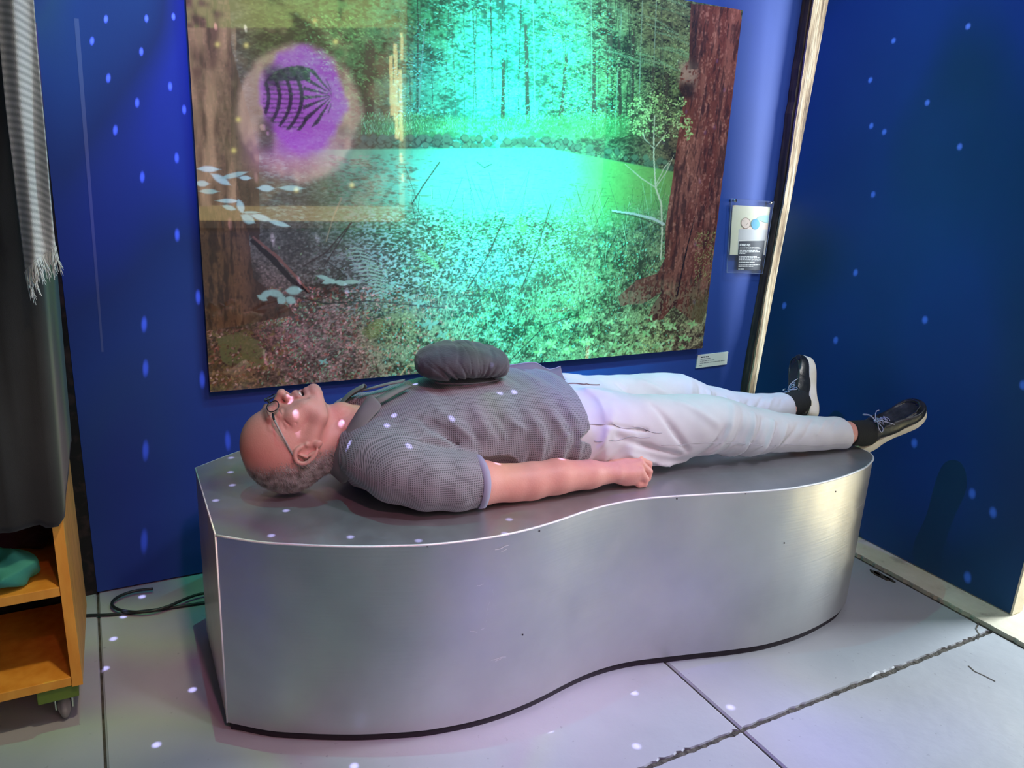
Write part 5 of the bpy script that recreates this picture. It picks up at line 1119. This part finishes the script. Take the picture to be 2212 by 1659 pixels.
def kp(X, Y, Z):
    d = 0
    for (xa, za, xb, zb, h_) in pl:
        t = np.clip(((X-xa)*(xb-xa) + (Z-za)*(zb-za)) / ((xb-xa)**2 + (zb-za)**2), 0, 1); r = np.sqrt((X-xa-t*(xb-xa))**2 + (Z-za-t*(zb-za))**2); d = d + h_ * (1 - .85*t) * np.exp(-(r / .0026) ** 2)
    d = d * (Y < -.01)
    for (a, c, h_) in ((-.030, .25, .004), (.030, -.10, .003), (.055, .2, .004), (-.070, .1, .003)): d = d + h_ * np.exp(-((X - a - c * (Z - .05) - .15 * Y) / .006) ** 2) * smooth_step(Z, .045, .08)
    for a in (.012, -.009): d = d + .0022 * np.exp(-((X - a + .1 * (Z - .05)) / .0013) ** 2)
    return d + .0020 * np.sin(X * 60 + Y * 30) * np.sin(Y * 50 + Z * 45)
K.op(kp, (-1,)*3, (1,)*3, .01, '+')
K.op(lambda X, Y, Z: .0065 - Z + 0*X + 0*Y, (-1,)*3, (1,)*3, .004, 'i')
c_, q_ = K.mesh(1, .4); fast_mesh('crown', c_, q_, m_cap, cap)
t = MB(); t.tube([(-.085 + .17 * i / 20, -.070 + .024 * (abs(i - 10) / 10) ** 2, .0085) for i in range(21)], .0016, 6); t.build('sweatband_edge', m_cap, cap, True)
# ------------------------------------------------------------------ acrylic notice with drawing and text panel
m_white = material('white card', rough=.55, build=b_cloth((.74, .74, .72), (.80, .80, .79), 90, .05))
m_cardy = material('cream card', rough=.55, build=b_cloth((.66, .66, .48), (.72, .70, .58), 90, .05))
m_ink = material('black ink', base=(.012, .014, .03), rough=.4, build=lambda nt, b: bump(nt, b, noise(nt, 50, 2), .05, .001))
m_inkg = material('grey print', base=(.24, .25, .28), rough=.6, build=lambda nt, b: bump(nt, b, noise(nt, 50, 2), .05, .001))
m_wink = material('white print', base=(.8, .8, .82), rough=.5, build=lambda nt, b: bump(nt, b, noise(nt, 50, 2), .05, .001))
m_blueink = material('blue drawing ink', rough=.6, build=b_cloth((.03, .22, .42), (.10, .42, .60), 30, .05))
m_lblue = material('pale blue drawing ink', rough=.6, build=b_cloth((.25, .50, .56), (.33, .60, .64), 30, .05))
m_pink = material('pale pink drawing ink', rough=.6, build=b_cloth((.72, .56, .48), (.76, .62, .55), 30, .05))
m_lgrey = material('grey drawing ink', rough=.6, build=b_cloth((.50, .50, .52), (.56, .56, .58), 30, .05))
m_brownink = material('brown drawing line', base=(.22, .12, .08), rough=.6, build=lambda nt, b: bump(nt, b, noise(nt, 50, 2), .05, .001))
m_acr = material('clear acrylic', base=(.82, .88, 1.0), rough=.06, Alpha=.035, Specular_IOR_Level=.6, build=lambda nt, b: None)
m_acre = material('acrylic edge', base=(.30, .38, .62), rough=.2, Alpha=.7, build=lambda nt, b: None)
m_steel = material('polished standoff', base=(.75, .75, .78), rough=.15, metal=1, build=lambda nt, b: bump(nt, b, noise(nt, 50, 2), .02, .001))
YA = YW - .022
sg = empty('notice_board', tuple(on_y(1620, 588, YW))); tag(sg, 'clear acrylic notice with a drawing and black text panel, held by steel standoffs', 'sign')
so_ = np.array(sg.location)
def P(px, py, y=YA): return on_y(px, py, y) - so_
def quad_slab(name, pxs, y, th, mat, par, org=None):
    org = so_ if org is None else org
    f = [on_y(px, py, y) - org for px, py in pxs]; V = [tuple(p) for p in f] + [(p[0], p[1] + th, p[2]) for p in f]; n = len(f)
    return mesh_obj(name, V, [tuple(range(n))[::-1]] + [tuple(range(n, 2*n))] + [(i, (i+1) % n, n+(i+1) % n, n+i) for i in range(n)], mat, par)
quad_slab('acrylic_panel', [(1581, 428), (1672, 436), (1647, 591), (1571, 590), (1568.5, 586), (1579, 431)], YA, .004, m_acr, sg)
t = MB(); t.tube([on_y(*p, YA) - so_ for p in [(1580, 429), (1672, 436), (1647, 591), (1570, 589)]], .0011, 5, True); t.build('panel_edge', m_acre, sg)
YC = YA + .0055
quad_slab('picture_card', [(1583, 443), (1664, 447.5), (1652, 551), (1576.5, 550.5)], YC, .001, m_cardy, sg)
quad_slab('white_strip', [(1595.5, 495), (1658, 500), (1652, 551), (1593.5, 550.8)], YC - .0006, .0006, m_white, sg)
quad_slab('drawing_block', [(1597.5, 495), (1658.5, 496), (1656.5, 520), (1595.5, 519)], YC - .0012, .0006, m_lgrey, sg)
quad_slab('drawing_body', [(1611, 491), (1634, 489), (1659, 479), (1658, 498), (1598, 496), (1600, 493)], YC - .0010, .0004, m_pink, sg)
t = MB(); cq = [on_y(1611 + 9.8*math.cos(a), 482 + 11.5*math.sin(a), YC - .0016) - so_ for a in np.linspace(0, 2*math.pi, 20)[:-1]]; t.tube(cq, .0006, 4, True)
t.tube([on_y(*p, YC-.0016) - so_ for p in [(1604, 492), (1612, 494.5), (1618, 490), (1624, 487)]], .0006, 4); t.tube([on_y(*p, YC-.0016) - so_ for p in [(1613, 486), (1615, 482)]], .0006, 4); t.tube([on_y(*p, YC-.0016) - so_ for p in [(1607, 476), (1607.5, 478)]], .0006, 4)
t.build('drawing_line', m_brownink, sg)
quad_slab('drawing_head', [(1611 + 9.5*math.cos(a), 482 + 11.2*math.sin(a)) for a in np.linspace(0, 2*math.pi, 18)[:-1]], YC - .0014, .0003, m_pink, sg)
quad_slab('drawing_sleeve', [(1633, 474), (1640, 468), (1650, 465), (1661, 465), (1659.5, 482), (1650, 480), (1642, 476), (1636, 480)], YC - .0016, .0004, m_lblue, sg)
quad_slab('drawing_ball', [(1632 + 9.3*math.cos(a), 484.5 + 11.5*math.sin(a)) for a in np.linspace(0, 2*math.pi, 18)[:-1]], YC - .0020, .0004, m_blueink, sg)
TA = [(1596.5, 521), (1652, 520), (1645.5, 583), (1592, 583.5)]
quad_slab('text_panel', TA, YC - .0026, .0006, m_ink, sg)
def text_bars(par, org, rows, y, mat, corners, name='text_line'):
    """rows: (v, u0, u1, height) with word-like gaps, in the frame of four corner points"""
    a, b_, c, d = [on_y(*p, y) - org for p in corners]; t = MB(); r3 = random.Random(9)
    def at(u, v): return (a*(1-u) + b_*u) * (1-v) + (d*(1-u) + c*u) * v
    for (v, u0, u1, h) in rows:
        u = u0
        while u < u1:
            wl_ = r3.uniform(.03, .11); e = min(u1, u + wl_); p = [at(u, v-h), at(e, v-h), at(e, v+h), at(u, v+h)]
            t.add([tuple(q) for q in p] , [(3, 2, 1, 0)]); u = e + .016
    return t.build(name, mat, par)
rows = [(.225 + .050*i, .05, e, .011) for i, e in enumerate([.80, .86, .76, .84, .28])] + [(.530 + .050*i, .05, e, .011) for i, e in enumerate([.76, .88, .92, .92, .68])] + [(.825, .05, .88, .011), (.875, .05, .64, .011), (.965, .05, .28, .011)]
text_bars(sg, so_, rows, YC - .0029, m_wink, TA)
def text_obj(name, s, size, pos, mat, par, shx=0.0, rot=0.0, sx=1.0, bold=.0):
    cu_ = bpy.data.curves.new(name, 'FONT'); cu_.body = s; cu_.size = size; cu_.extrude = .0003; cu_.offset = bold; cu_.shear = shx
    tmp = bpy.data.objects.new(name, cu_); COL.objects.link(tmp); bpy.context.view_layer.update()
    me = bpy.data.meshes.new_from_object(tmp.evaluated_get(bpy.context.evaluated_depsgraph_get())); bpy.data.objects.remove(tmp)
    me.materials.clear(); me.materials.append(mat); o = bpy.data.objects.new(name, me); COL.objects.link(o); o.location = pos; o.rotation_euler = (math.pi/2, -rot, 0); o.scale = (sx, 1, 1)
    if par: o.parent = par
    return o
text_obj('title_text', 'SOUND BED', .0125, tuple(on_y(1597.5, 531.5, YC - .0032) - so_), m_wink, sg, rot=-.02, sx=.80, bold=.0005)
for px, py in [(1586, 433.5), (1664, 438)]:
    q = on_y(px, py, YA) - so_; t = MB(); t.tube([(q[0], -.0005, q[2]), (q[0], YA - YW - .004, q[2])], .0052, 14); t.tube([(q[0], YA - YW - .003, q[2]), (q[0], YA - YW - .007, q[2])], .0068, 14); t.build('standoff', m_steel, sg, True)
# small caption card
cpn = on_y(1538, 793, YW); cl = empty('caption_card', (cpn[0], YW, cpn[2])); tag(cl, 'small white caption card with grey print, low on the blue wall', 'label'); co_ = np.array(cl.location)
CPX = [(1508, 767.5), (1573.5, 760), (1570, 787), (1503.7, 795.5)]
quad_slab('card', CPX, YW - .006, .0055, m_white, cl, co_)
text_bars(cl, co_, [(.34, .10, .42, .028), (.50, .10, .56, .026), (.66, .10, .92, .026), (.83, .08, .18, .026)], YW - .0064, m_inkg, CPX)
text_bars(cl, co_, [(.185, .10, .35, .040)], YW - .0064, m_ink, CPX, 'title_line')
# ------------------------------------------------------------------ wooden cabinet under the black cloth
def b_wood(nt, b):
    n = noise(nt, 4, 6, mapping=(14, 14, 1.2), rough=.6); nt.links.new(ramp(nt, n, [(.3, (.55, .25, .035)), (.5, (.78, .40, .06)), (.72, (.92, .54, .12))]), b.inputs['Base Color']); bump(nt, b, n, .15, .004)
m_wood = material('orange birch ply', rough=.45, build=b_wood)
m_woodf = material('orange sawn edge', rough=.5, build=lambda nt, b: (nt.links.new(ramp(nt, noise(nt, 9, 4, mapping=(4, 4, 1)), [(.3, (.72, .30, .03)), (.7, (.85, .42, .06))]), b.inputs['Base Color']), bump(nt, b, noise(nt, 60, 3), .1, .002)))
m_green = material('green block', rough=.6, build=b_cloth((.10, .17, .02), (.14, .22, .03), 60, .2))
m_wheel = material('grey castor rubber', rough=.6, build=b_cloth((.16, .14, .15), (.30, .28, .29), 60, .2))
YF = 1.739; XC = -.098; XL = -.66; YBk = 2.085; ZB = .103
cb = empty('shelf_cabinet', (-.38, 1.91, 0)); tag(cb, 'orange wooden shelf cabinet on castors under the black cloth', 'cabinet')
def cbx(name, a, c, mat, bev=.0015): 
    o_ = np.array([-.38, 1.91, 0]); return box_obj(name, tuple(np.array(a) - o_), tuple(np.array(c) - o_), mat, cb, bev)
sp = cbx('side_panel', (XC - .020, YF + .002, ZB), (XC, YBk, 1.49), m_wood)
for v in sp.data.vertices: v.co.x += .011 * (v.co.y + .171) / .343
cbx('side_panel', (XL, YF + .002, ZB), (XL + .02, YBk, 1.49), m_wood)
cbx('edge_strip', (XC - .0205, YF - .002, ZB), (XC + .0005, YF + .002, 1.49), m_woodf, .0006)
bb = cbx('bottom_board', (XL + .02, YF, ZB + .002), (XC - .021, YBk - .01, ZB + .024), m_woodf)
cbx('shelf_board', (XL + .02, YF, .330), (XC - .021, YBk - .01, .352), m_woodf)
cbx('shelf_board', (XL + .02, YF, .62), (XC - .021, YBk - .01, .64), m_woodf); cbx('top_board', (XL + .02, YF, 1.47), (XC - .021, YBk, 1.49), m_wood)
cbx('back_panel', (XL, YBk, ZB), (XC, YBk + .008, 1.49), m_black)
for x, y in ((XC - .055, YF + .05), (XL + .06, YF + .05), (XC - .055, YBk - .06), (XL + .06, YBk - .06)):
    bl = cbx('foot_block', (x - .035, y - .045, ZB - .032), (x + .045, y + .045, ZB - .0005), m_green, .002)
    o_ = np.array([-.38, 1.91, 0]); c0 = np.array([x + .012, y - .004, .030]) - o_
    t = MB(); n = 20
    ring = [(0.0, .012), (.006, .026), (.010, .0295), (.016, .0295), (.020, .026), (.026, .012)]; V = []
    for (xx, r_) in ring:
        for j in range(n): a = 2*math.pi*j/n; V.append((c0[0] - .013 + xx, c0[1] + r_*math.cos(a), c0[2] + r_*math.sin(a)))
    t.add(V, [(i*n+j, i*n+(j+1) % n, (i+1)*n+(j+1) % n, (i+1)*n+j) for i in range(len(ring)-1) for j in range(n)] + [tuple(range(n)), tuple((len(ring)-1)*n+j for j in range(n))[::-1]])
    t.build('castor_wheel', m_wheel, cb, True)
    t = MB(); t.box((c0[0]-.018, c0[1]-.012, c0[2]-.002), (c0[0]-.0155, c0[1]+.012, .0715)); t.box((c0[0]+.0155, c0[1]-.012, c0[2]-.002), (c0[0]+.018, c0[1]+.012, .0715)); t.box((c0[0]-.018, c0[1]-.014, .0690), (c0[0]+.018, c0[1]+.014, .0712)); t.build('castor_fork', m_steel, cb)
# green cloth bag on the shelf
m_bag = material('teal green cloth', rough=.8, build=b_cloth((.02, .22, .17), (.05, .34, .27), 300, .2))
m_maroon = material('dark maroon cloth', rough=.85, build=b_cloth((.035, .010, .020), (.07, .02, .035), 300, .2))
def lump(name, loc, ells, mat, seed, parent=None):
    G = Field(steps((-.16, .14, .0035)), steps((-.12, .12, .0035)), steps((-.004, .15, .0035)))
    for c, r in ells: G.ell(c, r, .022)
    r5 = random.Random(seed); ph = [r5.uniform(0, 6) for _ in range(6)]
    G.op(lambda X, Y, Z: .0085 * np.sin(X*75 + Z*50 + ph[0] + 3*np.sin(Y*28)) * np.sin(Y*40 + Z*32 + ph[1]) + .0085 * np.abs(np.sin(X*42 - Z*58 + ph[2] + 2*np.sin(Y*35))), (-1,)*3, (1,)*3, .01, '+')
    G.op(lambda X, Y, Z: -(Z - .001) + 0*X + 0*Y, (-1,)*3, (1,)*3, .003, 'i')
    c_, q_ = G.mesh(1, .4); o = fast_mesh(name, c_, q_, mat, parent); o.location = loc; return o
bag = lump('cloth_bag', (-.225, 1.82, .3525), [((-.02, -.02, .030), (.085, .06, .042)), ((-.05, .0, .085), (.050, .04, .055)), ((.035, -.03, .040), (.045, .045, .036)), ((-.07, .0, .118), (.030, .03, .026))], m_bag, 4)
tag(bag, 'crumpled teal green cloth bag on the upper cabinet shelf', 'bag')
mar = lump('folded_cloth', (-.19, 1.97, .3525), [((-.02, 0, .04), (.08, .06, .05)), ((.03, 0, .05), (.04, .05, .045))], m_maroon, 8); tag(mar, 'dark maroon cloth behind the teal bag in the cabinet', 'cloth')
# ------------------------------------------------------------------ black cloth over the cabinet
def b_bc(nt, b):
    nt.links.new(ramp(nt, noise(nt, 8, 4), [(.3, (.006, .006, .007)), (.7, (.013, .013, .014))]), b.inputs['Base Color']); bump(nt, b, noise(nt, 500, 2), .2, .001); b.inputs['Sheen Weight'].default_value = .12
m_bcloth = material('black table cloth', rough=.85, build=b_bc)
def drape():
    V = []; Fc = []; nu, nz_ = 90, 60
    path = [(-.70, YF - .012), (-.50, YF - .014), (-.30, YF - .016), (-.18, YF - .014), (-.130, YF - .012), (-.104, YF - .010), (-.0945, YF + .006), (-.0910, YF + .09), (-.0860, YF + .20), (-.0800, YBk + .004)]
    pp = spline(path, 10); s = np.concatenate([[0], np.cumsum(np.linalg.norm(np.diff(pp, axis=0), axis=1))]); ss = np.linspace(0, s[-1], nu); px_ = np.interp(ss, s, pp[:, 0]); py_ = np.interp(ss, s, pp[:, 1]); sc_ = np.interp(np.argmin(np.abs(pp[:, 0] + .104)), np.arange(len(s)), s)
    for i in range(nu):
        d = ss[i] - sc_; zb = .507 + (0 if d < 0 else min(1, d / .34) ** .9 * .050) - (.004 * math.sin(ss[i] * 40) if d < 0 else 0)
        if abs(d) < .03: zb = .500 + .01 * (d > 0)
        for j in range(nz_):
            t = j / (nz_ - 1); z_ = 1.502 * (1 - t) + zb * t; fold = (.007 * math.sin(ss[i] * 32 + 1.2 * math.sin(z_ * 3)) + .006 * math.exp(-((ss[i] - (sc_ - .085)) / .022) ** 2) * 2) * min(1, t * 1.5) * (.25 if d > 0 else 1)
            V.append((px_[i] + .027 * (z_ - .5) * smooth_step(d, -.05, .0) + (fold * .3 if d > 0 else 0), py_[i] - (abs(fold) if d <= 0 else 0), z_))
    for i in range(nu - 1):
        for j in range(nz_ - 1): a = i * nz_ + j; Fc.append((a, a + 1, a + nz_ + 1, a + nz_))
    k = len(V); V += [(px_[i], YBk + .004, 1.502) for i in range(nu)]
    for i in range(nu - 1): Fc.append((i * nz_, (i + 1) * nz_, k + i + 1, k + i))
    o = mesh_obj('table_cloth', V, Fc, m_bcloth, None, True); m = o.modifiers.new('s', 'SOLIDIFY'); m.thickness = .002; m.offset = -1
    tag(o, 'plain black cloth draped over the top of the orange cabinet', 'cloth'); return o
drape()
# fringed scarf hanging over it
m_scarf = material('pale grey woven scarf', rough=.85, build=lambda nt, b: (nt.links.new(mixc(nt, math_n(nt, 'MULTIPLY_ADD', math_n(nt, 'SINE', math_n(nt, 'MULTIPLY', nd(nt, 'ShaderNodeAttribute', attribute_name='ku').outputs['Fac'], 2*math.pi/.0125)), .5, .5), (.36, .38, .38), (.60, .62, .61)), b.inputs['Base Color']), bump(nt, b, noise(nt, 300, 2, mapping=(3, 3, 1)), .4, .002)))
rowsL = [(-40, -260), (-18, -60), (0, 105), (12, 230), (26, 350), (38, 460), (50, 560), (54, 590)]; rowsR = [(60, -300), (66, -100), (77, 60), (88, 190), (98, 300), (107, 400), (117, 500), (120, 528)]
rl = spline(rowsL, 10); rr_s = spline(rowsR, 10); V = []; Fc = []; ku = []; nc = 26; YS = YF - .036
for i in range(len(rl)):
    a = on_y(rl[i][0], rl[i][1], YS); c = on_y(rr_s[i][0], rr_s[i][1], YS)
    for j in range(nc):
        t = j / (nc - 1); p = a * (1 - t) + c * t; p = p + np.array([0, .006 * math.sin(t * 9 + i * .03) + .008 * math.sin(math.pi * t) * -1 + .004 * math.cos(i * .12 + t * 3), .004 * math.sin(t * 5)]); V.append(tuple(p)); ku.append(p[2] + .02 * t * t)
for i in range(len(rl) - 1):
    for j in range(nc - 1): q = i*nc + j; Fc.append((q, q+nc, q+nc+1, q+1))
sf = empty('fringed_scarf', tuple(V[len(V)//2])); so2 = np.array(sf.location); V2 = [tuple(np.array(v) - so2) for v in V]
wv = mesh_obj('woven_panel', V2, Fc, m_scarf, sf, True); at_ = wv.data.attributes.new('ku', 'FLOAT', 'POINT'); at_.data.foreach_set('value', np.array(ku, np.float32)); md = wv.modifiers.new('s', 'SOLIDIFY'); md.thickness = .0012
tag(sf, 'pale grey woven scarf with a fringe hanging over the black cloth', 'scarf')
fr_ = MB(); last = [np.array(v) for v in V2[-nc:]]
for k_ in range(70):
    t = k_ / 69; i0 = min(nc - 2, int(t * (nc - 1))); f_ = t * (nc - 1) - i0; p = last[i0] * (1 - f_) + last[i0+1] * f_; L_ = .040 + .012 * math.sin(k_ * .9) * random.random() + (.012 if t < .3 else 0); q = p + np.array([.004 * math.sin(k_) + .002, -.003, -L_ * .5]); e = p + np.array([.007 * math.sin(k_ * .5) + .004, -.004 + .002 * math.sin(k_ * 1.7), -L_])
    fr_.tube([p + np.array([0, 0, .002]), q, e], [.0011, .0009, .0004], 4)
fo = fr_.build('fringe', m_scarf, sf); fo['kind'] = 'stuff'; a_ = fo.data.attributes.new('ku', 'FLOAT', 'POINT'); a_.data.foreach_set('value', np.full(len(fo.data.vertices), .0041, np.float32))
# ------------------------------------------------------------------ floor cable
m_cable = material('black cable rubber', base=(.012, .016, .018), rough=.45, build=lambda nt, b: bump(nt, b, noise(nt, 90, 2), .1, .001))
def cabl(pxs, z=.0055):
    P_ = [on_z(px, py, z) for px, py in pxs]; t = MB(); t.tube(spline(P_, 8), .0042, 8); return t.build('power_cable', m_cable, None, True)
c1 = cabl([(150, 1332), (195, 1329), (235, 1328), (285, 1323), (330, 1318), (375, 1312), (425, 1304), (470, 1298)]); tag(c1, 'thin dark cable running straight from behind the cabinet to the bench', 'cable')
c2 = cabl([(330, 1272), (290, 1277), (258, 1288), (242, 1302), (250, 1314), (278, 1321), (320, 1321), (360, 1311), (395, 1296), (425, 1285), (470, 1276)], .0142); tag(c2, 'looped dark cable lying on the floor against the blue wall', 'cable')
